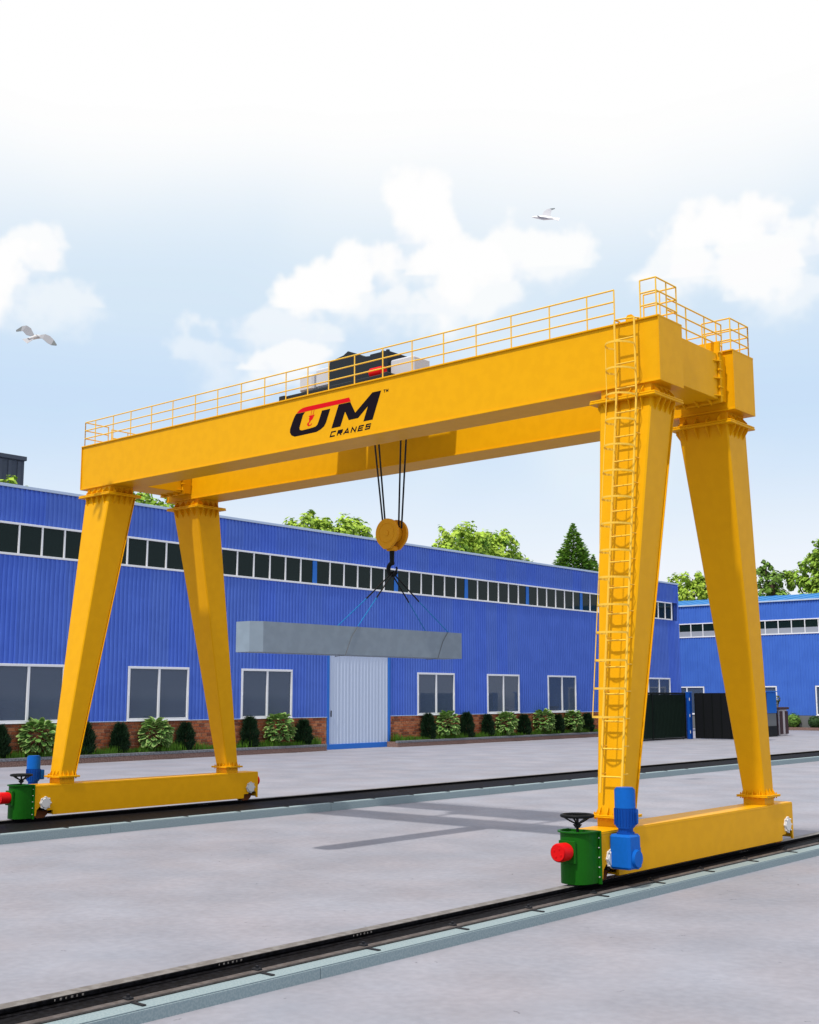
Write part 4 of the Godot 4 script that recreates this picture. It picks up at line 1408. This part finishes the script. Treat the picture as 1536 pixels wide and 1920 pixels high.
func dark_shrub(at: Vector3, label: String) -> void:
	var P := thing("dark_shrub", label, "shrub", at, rng.randf() * TAU, "dark evergreen shrubs along the brick base")
	var st := MB.new()
	st.cyl(Vector3(0, -0.03, 0), Vector3(0, 1.2, 0), 0.05, 0.02, 7)
	part(P, "stem", st, M.bark)
	var m := MB.new()
	var hh := rng.randf_range(1.75, 2.15)
	var rad := rng.randf_range(0.62, 0.78)
	for k in 3600:
		var f := rng.randf()
		var y := 0.12 + f * hh
		var env := rad * sqrt(maxf(0.0, 1.0 - pow(absf(f - 0.34) / 0.68, 2.0))) * (0.88 + 0.1 * sin(f * 17.0 + hh * 9.0)) * (1.0 - 0.35 * maxf(0.0, f - 0.5))
		var g := rng.randf() * TAU
		var r := env * sqrt(rng.randf_range(0.25, 1.0))
		var o := Vector3(cos(g) * r, y, sin(g) * r)
		var d := Vector3(cos(g) * 0.6 + rng.randf_range(-0.4, 0.4), rng.randf_range(0.35, 1.1), sin(g) * 0.6 + rng.randf_range(-0.4, 0.4)).normalized() * rng.randf_range(0.12, 0.36)
		var s := d.cross(Vector3(rng.randf() - 0.5, rng.randf() - 0.5, rng.randf() - 0.5)).normalized() * 0.03
		var t := rng.randf_range(0.6, 1.4)
		m.cur = Color(0.012 * t, 0.034 * t, 0.014 * t)
		m.tri(o - s, o + s, o + d)
	cpart(P, "foliage", m, M.conifer)

func tree(called: String, label: String, at: Vector3, blobs: Array, n_leaves: int, size: float, tint: Color, conical := false) -> void:
	# blobs: [centre relative to at, radius] of the foliage masses
	var T := thing(called, label, "tree", at, 0.0, "trees behind the workshops")
	var tr := MB.new()
	var top: float = 0.0
	for b in blobs: top = maxf(top, b[0].y)
	tr.tube([Vector3(0, -0.2, 0), Vector3(0.15, top * 0.3, 0.1), Vector3(-0.1, top * 0.62, 0), Vector3(0, top * 0.9, 0)], 0.34, 8)
	for b in blobs:
		var c: Vector3 = b[0]
		tr.tube([Vector3(0, minf(c.y * 0.6, top * 0.6), 0), Vector3(c.x * 0.5, c.y * 0.82, c.z * 0.5), c], 0.11, 6)
	part(T, "trunk", tr, M.bark)
	var m := MB.new()
	var wsum := 0.0
	for b in blobs: wsum += b[1] * b[1]
	for b in blobs:
		var c: Vector3 = b[0]
		var r: float = b[1]
		var cnt := int(n_leaves * r * r / wsum)
		# small clumps on each mass, so that the outline is uneven and gaps stay open
		var clumps := []
		for k in maxi(8, int(r * r * 6.0)):
			var d := Vector3(rng.randfn(), rng.randfn(), rng.randfn()).normalized()
			d.y = d.y * 0.9 + 0.1
			clumps.append([c + d * r * rng.randf_range(0.55, 1.0), r * rng.randf_range(0.2, 0.4)])
		for k in cnt:
			var q: Array = clumps[rng.randi() % clumps.size()]
			var d := Vector3(rng.randfn(), rng.randfn(), rng.randfn()).normalized()
			var o: Vector3 = q[0] + d * q[1] * pow(rng.randf(), 0.4)
			var nn := (d * 0.9 + (o - c).normalized() * 0.6 + Vector3(rng.randf() - 0.5, rng.randf(), rng.randf() - 0.5) * 0.9).normalized()
			var u := nn.cross(Vector3(rng.randf() - 0.5, rng.randf() - 0.5, rng.randf() - 0.5)).normalized()
			var w := nn.cross(u)
			var s := size * rng.randf_range(0.55, 1.25)
			var t := rng.randf_range(0.7, 1.3)
			m.cur = Color(tint.r * t, tint.g * t * rng.randf_range(0.92, 1.06), tint.b * t)
			m.quad(o - u * s * 0.5, o - w * s * 0.34 + nn * s * 0.08, o + u * s * 0.5, o + w * s * 0.34 + nn * s * 0.08)
	cpart(T, "crown", m, M.leaf)

func conifer(label: String, at: Vector3) -> void:
	var T := thing("conifer_tree", label, "tree", at, 0.0, "trees behind the workshops")
	var tr := MB.new()
	tr.cyl(Vector3(0, -0.2, 0), Vector3(0, 28.6, 0), 0.4, 0.05, 10)
	tr.tube([Vector3(0, 6.0, 0), Vector3(3.2, 11.0, 0.5), Vector3(4.4, 23.6, 0.4)], 0.16, 7)
	part(T, "trunk", tr, M.bark)
	var f := FastNoiseLite.new()
	f.seed = 4; f.frequency = 1.0
	var m := MB.new()
	for spire in [[Vector3.ZERO, 14.0, 29.8, 7.6, 17000], [Vector3(4.6, 0, 0.4), 14.0, 25.4, 5.0, 9000]]:
		var o0: Vector3 = spire[0]
		for k in spire[4]:
			var t := 1.0 - sqrt(rng.randf())
			var y := lerpf(spire[1], spire[2], t)
			var g := rng.randf() * TAU
			var tier := fposmod(y * 1.15 + f.get_noise_2d(cos(g) * 1.5, sin(g) * 1.5) * 1.2, 1.0)
			var env: float = spire[3] * pow(1.0 - t, 0.9) * (0.72 + 0.3 * (1.0 - tier)) * (0.9 + 0.45 * f.get_noise_3d(cos(g) * 1.8, y * 0.7, sin(g) * 1.8))
			var r := env * rng.randf_range(0.55, 1.0)
			var o := o0 + Vector3(cos(g) * r, y, sin(g) * r)
			var d := Vector3(cos(g), rng.randf_range(-0.25, 0.55), sin(g)).normalized()
			var w := d.cross(Vector3(rng.randf() - 0.5, rng.randf() + 0.3, rng.randf() - 0.5)).normalized()
			var s := rng.randf_range(0.45, 0.95) * (0.6 + 0.5 * (1.0 - t))
			var c := rng.randf_range(0.65, 1.35)
			m.cur = Color(0.19 * c, 0.34 * c, 0.06 * c)
			m.quad(o - d * s * 0.5, o + w * s * 0.36, o + d * s * 0.6, o - w * s * 0.36)
	cpart(T, "crown", m, M.leaf)

func make_trees() -> void:
	var V := func(x: float, y: float, z: float) -> Vector3: return Vector3(x, y, z)
	var lime := Color(0.34, 0.50, 0.06)
	var green := Color(0.25, 0.41, 0.05)
	tree("broad_tree", "small lime green treetop beside the dark tower over the workshop roof", Vector3(56.0, 0, -98), [[V.call(0, 20.5, 0), 2.6], [V.call(1.6, 22.0, 0.5), 1.9], [V.call(-2.5, 21.5, 0), 2.2], [V.call(2.6, 20.4, 0.3), 1.5]], 2600, 0.6, lime)
	tree("broad_tree", "lime green treetop seen between the crane's two outer legs above the roof", Vector3(75.0, 0, -98), [[V.call(0, 21.0, 0), 3.0], [V.call(-2.3, 22.2, 0), 2.3], [V.call(2.0, 22.4, 0), 2.0], [V.call(3.5, 21.0, 0), 2.4], [V.call(-4.5, 21.2, 0), 2.4]], 4200, 0.6, green)
	tree("broad_tree", "wide lime green tree behind the roof just short of the hook block", Vector3(100.0, 0, -98), [[V.call(-4.5, 22.6, 0), 2.4], [V.call(-2.0, 22.6, 0.5), 2.3], [V.call(0.5, 22.2, 0), 2.6], [V.call(3.2, 22.8, 0), 2.5], [V.call(5.0, 21.6, 0), 1.8], [V.call(7.2, 21.6, 0), 1.9], [V.call(0, 19.8, 0), 3.4]], 7000, 0.62, lime)
	tree("broad_tree", "widest round green tree behind the roof between hook block and pointed conifer", Vector3(128.5, 0, -98), [[V.call(-6.5, 23.6, 0), 2.6], [V.call(-3.2, 24.0, 0.5), 2.7], [V.call(0.2, 23.8, 0), 2.8], [V.call(3.6, 23.6, 0), 3.0], [V.call(6.2, 21.8, 0), 2.6], [V.call(-8.5, 21.6, 0), 2.0], [V.call(9.0, 20.9, 0), 2.1], [V.call(0, 20.5, 0), 4.0]], 8500, 0.66, lime)
	conifer("tall pointed conifer behind the workshop roof beside the laddered crane leg", Vector3(150.8, 0, -98))
	tree("broad_tree", "yellow-green tree rising over the low blue roof between the crane's ladder leg and next leg", Vector3(175.0, 0, -91.5), [[V.call(0, 21.4, -2.6), 1.9], [V.call(0, 22.6, 0.0), 1.7], [V.call(0, 21.0, 2.5), 2.4], [V.call(0, 21.4, 4.6), 2.0], [V.call(0, 20.4, -5.0), 1.9], [V.call(0, 18.6, 0), 3.2]], 4500, 0.6, lime)
	tree("broad_tree", "small dark-clumped tree over the low blue roof beside the crane leg", Vector3(172.0, 0, -77.0), [[V.call(0, 22.9, -0.9), 1.3], [V.call(0, 21.4, -2.0), 1.6], [V.call(0, 20.8, 0.4), 1.7], [V.call(0, 18.5, 0), 2.6]], 3200, 0.55, Color(0.15, 0.28, 0.045))
	tree("broad_tree", "tallest bright green tree over the low blue roof, towering above its neighbour", Vector3(175.0, 0, -70.0), [[V.call(0, 25.2, 0.2), 2.0], [V.call(0, 23.6, -2.0), 1.8], [V.call(0, 22.6, 1.2), 2.4], [V.call(0, 21.0, -4.6), 1.9], [V.call(0, 20.8, -1.6), 2.4], [V.call(0, 24.4, 2.8), 2.2], [V.call(0, 18.6, 0), 3.6]], 6000, 0.62, green)

func make_low_workshop() -> void:
	# its front faces -x; local x runs towards +z of the world
	var B := thing("low_workshop", "lower blue workshop with light blue roof behind the black gate", "building", Vector3(148, 0, -70), -PI * 0.5)
	# local +x = world -z... keep s = local x, so that world z = -70 + s * dir
	var S0 := -30.0
	var S1 := 30.0
	var mats := [M.cladding_far]
	var core := MB.new()
	core.box(Vector3(S0, 0, -0.3), Vector3(S1, 1.78, -0.02)); core.box(Vector3(S0, 5.46, -0.3), Vector3(S1, 11.9, -0.02)); core.box(Vector3(S0, 13.8, -0.3), Vector3(S1, 16.1, -0.02))
	var wins := [[-21.35, -16.3], [-11.3, -6.26], [-1.25, 3.79], [8.8, 13.84], [18.85, 23.9]]
	var prev := S0
	for q in wins:
		core.box(Vector3(prev, 1.78, -0.3), Vector3(q[0] + 0.05, 5.46, -0.02))
		prev = q[1] - 0.05
	core.box(Vector3(prev, 1.78, -0.3), Vector3(S1, 5.46, -0.02))
	part(B, "backing_wall", core, M.inner_wall)
	var cell := 1.76
	var s := S0
	while s < S1 - 0.01:
		var e := minf(s + cell, S1)
		clad(B, s, e, 13.8, 16.1, 2.8, 0.07, mats)
		var a := s
		var hit := false
		for q in wins:
			if e > q[0] and s < q[1]:
				hit = true
				clad(B, s, e, 5.46, 11.9, 2.8, 0.07, mats)
				if s < q[0] - 0.1: clad(B, s, q[0], 1.8, 5.46, 2.8, 0.07, mats)
				if e > q[1] + 0.1: clad(B, q[1], e, 1.8, 5.46, 2.8, 0.07, mats)
		if not hit: clad(B, s, e, 1.8, 11.9, 2.8, 0.07, mats)
		s = e
	ribbon(B, S0, S1, 11.9, 13.8, -7.89, 10.5, true)
	for q in wins: window(B, q[0], q[1], 1.82, 5.44, M.glass)
	var pl := MB.new()
	pl.cbox(Vector3(S0, 0, -0.01), Vector3(S1, 1.76, 0.1), 0.02)
	part(B, "plinth", pl, M.booth_grey)
	var tm := MB.new()
	tm.cbox(Vector3(S0, 16.08, 0.02), Vector3(S1, 16.26, 0.22), 0.015)
	part(B, "eaves_trim", tm, M.trim_pale)
	var rf := MB.new()
	rf.hexa([Vector3(S0, 16.0, 0.0), Vector3(S1, 16.0, 0.0), Vector3(S1, 16.0, -12.0), Vector3(S0, 16.0, -12.0)], [Vector3(S0, 16.22, 0.0), Vector3(S1, 16.22, 0.0), Vector3(S1, 17.9, -12.0), Vector3(S0, 17.9, -12.0)])
	part(B, "roof", rf, M.roof_blue)
	for k in 30:
		var rb := MB.new()
		var sx := S0 + 1.0 + 2.0 * k
		rb.hexa([Vector3(sx - 0.04, 16.22, 0.0), Vector3(sx + 0.04, 16.22, 0.0), Vector3(sx + 0.04, 17.9, -12.0), Vector3(sx - 0.04, 17.9, -12.0)], [Vector3(sx - 0.03, 16.29, 0.0), Vector3(sx + 0.03, 16.29, 0.0), Vector3(sx + 0.03, 17.97, -12.0), Vector3(sx - 0.03, 17.97, -12.0)])
		part(B, "roof_seam", rb, M.roof_blue)
	var bk := MB.new()
	bk.box(Vector3(S0, 0, -12.0), Vector3(S1, 16.0, -11.7)); bk.box(Vector3(S0, 0, -11.7), Vector3(S0 + 0.3, 16.0, -0.31)); bk.box(Vector3(S1 - 0.3, 0, -11.7), Vector3(S1, 16.0, -0.31)); bk.box(Vector3(S0 + 0.3, 0.02, -11.7), Vector3(S1 - 0.3, 0.1, -0.31))
	part(B, "rear_wall", bk, M.inner_wall)
	# bed and bushes at its foot
	var P := thing("planting_bed", "low brown-edged planting bed at the foot of the lower blue workshop", "planter", B.position, B.rotation.y)
	var kb := MB.new()
	kb.cbox(Vector3(4.2, 0, 1.0), Vector3(28.0, 0.34, 1.3), 0.02)
	part(P, "kerb", kb, M.bed_wall)
	var so := MB.new()
	so.box(Vector3(4.2, 0, 0.11), Vector3(28.0, 0.28, 0.99))
	part(P, "soil", so, M.soil)
	var i := 0
	for q in [[6.0, 0.92, Color(0.14, 0.27, 0.05), "leafy bright green bush beside the gate pillar"], [8.7, 0.75, Color(0.04, 0.09, 0.03), "dark spiky bush at the foot of the lower workshop, nearer its white window"], [11.5, 0.85, Color(0.10, 0.20, 0.04), "round green bush under the white window of the lower workshop"]]:
		var T := thing("round_bush", q[3], "shrub", B.transform * Vector3(q[0], 0.28, 0.62), 0.0, "bushes at the lower workshop")
		var m := MB.new()
		for k in 700:
			var d := Vector3(rng.randfn(), rng.randfn(), rng.randfn()).normalized()
			var o: Vector3 = Vector3(0, q[1] * 0.95, 0) + Vector3(d.x, d.y, d.z) * q[1] * rng.randf_range(0.6, 1.05)
			o.y = maxf(o.y, 0.02)
			var u := d.cross(Vector3(rng.randf() - 0.5, rng.randf() - 0.5, rng.randf() - 0.5)).normalized()
			var w := d.cross(u)
			var sz := rng.randf_range(0.10, 0.2)
			var t := rng.randf_range(0.65, 1.3)
			m.cur = Color(q[2].r * t, q[2].g * t, q[2].b * t)
			m.quad(o - u * sz, o - w * sz * 0.6 + d * 0.03, o + u * sz, o + w * sz * 0.6 + d * 0.03)
		cpart(T, "foliage", m, M.leaf)
		var st := MB.new()
		st.cyl(Vector3(0, -0.02, 0), Vector3(0, q[1], 0), 0.05, 0.03, 6)
		part(T, "stem", st, M.bark)
		i += 1

func make_yard_things() -> void:
	# black gate leaf along x, ribbed
	var g := thing("steel_gate", "dark green-black ribbed steel gate leaf closing the yard beside the blue workshop", "gate", Vector3(97.0, 0, -58.9))
	var fr := MB.new()
	var W := 13.1
	fr.cbox(Vector3(0, 0.05, -0.05), Vector3(W, 0.2, 0.09), 0.01); fr.cbox(Vector3(0, 4.38, -0.05), Vector3(W, 4.55, 0.09), 0.01)
	for x in [0.0, W * 0.5 - 0.06, W - 0.12]: fr.cbox(Vector3(x, 0.2, -0.05), Vector3(x + 0.12, 4.38, 0.088), 0.01)
	part(g, "frame", fr, M.gate_black)
	for k in 12:
		var ww := (W - 0.3) / 12.0
		put(g, "ribbed_sheet", sheet(ww - 0.01, 4.16, 4, 0.05).mesh(null), M.gate_sheet, Vector3(0.15 + ww * k, 0.21, -0.02))
	for x in [0.6, W - 0.6]:
		var w := MB.new()
		w.cyl(Vector3(x, 0.06, -0.03), Vector3(x, 0.06, 0.05), 0.06, 0.06, 12)
		part(g, "roller", w, M.dark_steel)
	var po := thing("gate_post", "blue steel gate post between the two black gate leaves", "post", Vector3(110.75, 0, -58.8))
	var pb := MB.new()
	pb.cbox(Vector3(-0.32, 0, -0.2), Vector3(0.22, 4.55, 0.2), 0.02)
	part(po, "shaft", pb, M.motor_blue_dark)
	var pc := MB.new()
	pc.cbox(Vector3(-0.36, 4.551, -0.24), Vector3(0.26, 4.62, 0.26), 0.015)
	part(po, "cap", pc, M.trim_blue)
	for y in [0.7, 2.3, 3.9]:
		var h := MB.new()
		h.cyl(Vector3(-0.34, y - 0.14, 0.22), Vector3(-0.34, y + 0.14, 0.22), 0.035, 0.035, 10)
		part(po, "hinge", h, M.cap_white)
	var g2 := thing("steel_gate", "plain black steel gate leaf hinged on the blue post", "gate", Vector3(111.4, 0, -58.55), -PI * 0.5)
	var W2 := 7.6
	var f2 := MB.new()
	f2.cbox(Vector3(0, 0.06, -0.04), Vector3(W2, 4.5, 0.0), 0.01)
	part(g2, "sheet", f2, M.black_paint)
	for k in 9:
		var b := MB.new()
		var x := W2 * k / 8.0
		b.cbox(Vector3(clampf(x - 0.04, 0.0, W2 - 0.08), 0.1, 0.001), Vector3(clampf(x + 0.04, 0.08, W2), 4.45, 0.06), 0.01)
		part(g2, "upright", b, M.gate_black)
	var wl := MB.new()
	wl.cyl(Vector3(W2 - 0.3, 0.06, -0.02), Vector3(W2 - 0.3, 0.06, 0.05), 0.06, 0.06, 12)
	part(g2, "roller", wl, M.dark_steel)
	# gatekeeper's booth
	var b := thing("guard_booth", "small guard booth, blue above and grey below, beside the gate pillar", "booth", Vector3(121.6, 0, -56.5))
	var lo := MB.new()
	lo.cbox(Vector3(-1.5, 0, -1.2), Vector3(1.5, 2.42, 1.2), 0.02)
	part(b, "lower_wall", lo, M.booth_grey)
	var up := MB.new()
	up.cbox(Vector3(-1.56, 2.421, -1.26), Vector3(1.56, 4.62, 1.26), 0.02)
	part(b, "upper_wall", up, M.booth_blue)
	var rf := MB.new()
	rf.cbox(Vector3(-1.7, 4.621, -1.4), Vector3(1.7, 4.72, 1.4), 0.02)
	part(b, "roof", rf, M.trim_blue)
	var sk := MB.new()
	sk.cbox(Vector3(-1.54, 0, 1.2), Vector3(1.54, 1.1, 1.24), 0.01)
	part(b, "skirting", sk, M.gate_black)
	# pillar with a potted plant on it
	var p := thing("gate_pillar", "squat pale gate pillar with plum panels and a dark capstone", "pillar", Vector3(125.6, 0, -56.4))
	var sh := MB.new()
	sh.cbox(Vector3(-0.95, 0, -0.75), Vector3(0.95, 2.78, 0.75), 0.02)
	part(p, "shaft", sh, M.pillar_pale)
	for x in [-0.93, 0.42]:
		var pn := MB.new()
		pn.cbox(Vector3(x, 0.2, 0.751), Vector3(x + 0.75, 2.6, 0.79), 0.01)
		part(p, "panel", pn, M.pillar_plum)
	var sp := MB.new()
	sp.cbox(Vector3(-0.99, 0.1, -0.6), Vector3(-0.951, 2.6, 0.6), 0.01)
	part(p, "panel", sp, M.pillar_plum)
	var cp := MB.new()
	cp.cbox(Vector3(-1.15, 2.781, -0.95), Vector3(1.15, 3.02, 0.95), 0.03)
	part(p, "capstone", cp, M.pillar_plum)
	var pot := thing("potted_plant", "small potted plant standing on the gate pillar capstone", "plant", Vector3(125.4, 3.02, -56.2))
	var pm := MB.new()
	pm.cyl(Vector3(0, 0, 0), Vector3(0, 0.3, 0), 0.14, 0.2, 14)
	part(pot, "pot", pm, M.booth_grey)
	var fm := MB.new()
	for k in 160:
		var d := Vector3(rng.randfn(), rng.randfn() * 0.8, rng.randfn()).normalized()
		var o := Vector3(0, 0.85 if k % 3 else 0.5, 0) + d * (0.3 if k % 3 else 0.16)
		var u := d.cross(Vector3(rng.randf() - 0.5, 0.3, rng.randf() - 0.5)).normalized() * 0.08
		fm.cur = Color(0.10, 0.12, 0.03) * rng.randf_range(0.7, 1.4)
		fm.tri(o - u, o + u, o + d * 0.16)
	cpart(pot, "foliage", fm, M.leaf)
	var stm := MB.new()
	stm.cyl(Vector3(0, 0.25, 0), Vector3(0, 0.9, 0), 0.02, 0.015, 6)
	part(pot, "stem", stm, M.bark)
	# far tower block
	var t := thing("tower_block", "dark grey tower top showing over the treetop behind the workshop", "building", Vector3(72.5, 0, -150))
	var tw := MB.new()
	tw.box(Vector3(-16, 0, -10), Vector3(14.0, 35.2, 8))
	part(t, "wall", tw, M.tower_grey)
	for k in 22:
		var r := MB.new()
		r.box(Vector3(-15.6 + k * 1.36, 0, 8.001), Vector3(-15.1 + k * 1.36, 35.0, 8.16))
		part(t, "rib", r, M.tower_grey)
	var tc := MB.new()
	tc.cbox(Vector3(-16.2, 35.2, -10.2), Vector3(14.2, 35.75, 8.3), 0.03)
	part(t, "parapet", tc, M.tower_grey)

func gull(label: String, at: Vector3, pts: Dictionary, scale: float, tone: float) -> void:
	# points in the view frame: x right, y up, z towards the viewer, metres
	var G := thing("gull", label, "bird", at)
	G.basis = cam_basis
	var P := func(q: Array) -> Vector3: return Vector3(q[0], q[1], q[2]) * scale
	var b := MB.new()
	b.cur = Color(0.72, 0.72, 0.75) * tone
	var body: Array = pts.body
	for k in body.size() - 1:
		b.cyl(P.call(body[k][0]), P.call(body[k + 1][0]), body[k][1] * scale, body[k + 1][1] * scale, 12, false)
	cpart(G, "body", b, M.gull)
	for w in pts.wings:
		var m := MB.new()
		var row: Array = w
		for k in row.size() - 1:
			m.cur = (Color(0.36, 0.37, 0.42) if k < row.size() * 0.55 else Color(0.15, 0.17, 0.19)) * tone
			var a: Vector3 = P.call(row[k][0])
			var b2: Vector3 = P.call(row[k][1])
			var c: Vector3 = P.call(row[k + 1][1])
			var d: Vector3 = P.call(row[k + 1][0])
			var t := Vector3(0, 0.012, 0.006) * scale
			m.hexa([a - t, b2 - t * 0.3, c - t * 0.3, d - t], [a + t, b2 + t * 0.3, c + t * 0.3, d + t])
		cpart(G, "wing", m, M.gull)
	var tl := MB.new()
	tl.cur = Color(0.55, 0.55, 0.60) * tone
	var tp: Array = pts.tail
	var tt := Vector3(0, 0, 0.012) * scale
	tl.hexa([P.call(tp[0]) - tt, P.call(tp[1]) - tt, P.call(tp[2]) - tt, P.call(tp[3]) - tt], [P.call(tp[0]) + tt, P.call(tp[1]) + tt, P.call(tp[2]) + tt, P.call(tp[3]) + tt])
	cpart(G, "tail", tl, M.gull)

func make_gulls() -> void:
	# wingspan 1.35 m seen over 72 px puts the first one about 43 m off, the second about 55 m
	var d1 := 43.0
	var k1 := d1 / FOCAL
	var q := func(u: float, v: float, z: float) -> Array: return [(u - 67.0) * k1, (633.0 - v) * k1, z]
	gull("grey gull gliding with bent wings over the workshop, seen from behind", CAM + ray(67, 633) * d1, {
		"body": [[q.call(58, 637, 0.25), 0.03], [q.call(62, 635, 0.12), 0.06], [q.call(68, 631.5, 0.0), 0.075], [q.call(73, 630.5, -0.12), 0.06], [q.call(75, 630.5, -0.22), 0.045], [q.call(76, 630.5, -0.30), 0.012]],
		"wings": [[[q.call(63, 628, -0.1), q.call(59, 631, 0.12)], [q.call(57, 616, -0.1), q.call(52, 629, 0.1)], [q.call(50, 611.5, -0.08), q.call(46, 622, 0.1)], [q.call(43, 613, -0.02), q.call(43, 622.5, 0.12)], [q.call(33.5, 621, 0.08), q.call(35, 623.5, 0.14)]],
			[[q.call(74, 628, -0.12), q.call(74, 633, 0.1)], [q.call(82, 626.5, -0.12), q.call(81, 636, 0.1)], [q.call(91, 630, -0.1), q.call(89, 643, 0.1)], [q.call(99, 637.5, -0.04), q.call(96, 647, 0.1)], [q.call(105.5, 646.5, 0.06), q.call(104, 647.8, 0.1)]]],
		"tail": [q.call(63, 633, 0.1), q.call(48, 638, 0.3), q.call(58, 646, 0.36), q.call(66, 637, 0.15)]}, 1.0, 0.8)
	var d2 := 55.0
	var k2 := d2 / FOCAL
	var r := func(u: float, v: float, z: float) -> Array: return [(u - 1024.0) * k2, (408.0 - v) * k2, z]
	gull("pale gull flying with one wing raised, higher over the crane", CAM + ray(1024, 408) * d2, {
		"body": [[r.call(998.5, 407.5, 0), 0.012], [r.call(1003, 407, 0), 0.045], [r.call(1008, 407.5, 0), 0.06], [r.call(1020, 408.5, 0), 0.10], [r.call(1032, 409, 0), 0.07], [r.call(1040, 410, 0), 0.03]],
		"wings": [[[r.call(1017, 405, -0.05), r.call(1033, 407, 0.02)], [r.call(1020, 396, -0.25), r.call(1033, 400, -0.2)], [r.call(1026, 390, -0.4), r.call(1035, 394, -0.38)], [r.call(1033, 387, -0.5), r.call(1037, 389, -0.5)], [r.call(1043, 385, -0.6), r.call(1043, 386, -0.6)]],
			[[r.call(1015, 410, 0.05), r.call(1030, 410.5, 0.05)], [r.call(1010, 411.5, 0.35), r.call(1022, 411.5, 0.35)], [r.call(1006, 412, 0.6), r.call(1012, 412.8, 0.6)], [r.call(1005, 412, 0.75), r.call(1007, 412.8, 0.75)]]],
		"tail": [r.call(1036, 407.5, 0), r.call(1049, 408.5, 0.0), r.call(1046, 415, 0.1), r.call(1036, 411, 0.03)]}, 1.0, 1.25)

func _ready() -> void:
	rng.seed = 20240
	setup_view()
	make_materials()
	make_ground()
	make_rail(ZR1, -13.50, 0.172, "dark steel crane rail under the crane's laddered near-side legs", "grey kerb beam carrying the rail under the crane's laddered legs", 2.3)
	make_rail(ZR2, -32.5, 0.262, "dark steel crane rail under the crane legs nearest the workshop", "grey kerb beam carrying the rail nearest the workshop", 2.3)
	make_workshop()
	make_low_workshop()
	make_trees()
	make_crane()
	make_hoist()
	make_yard_things()
	make_gulls()
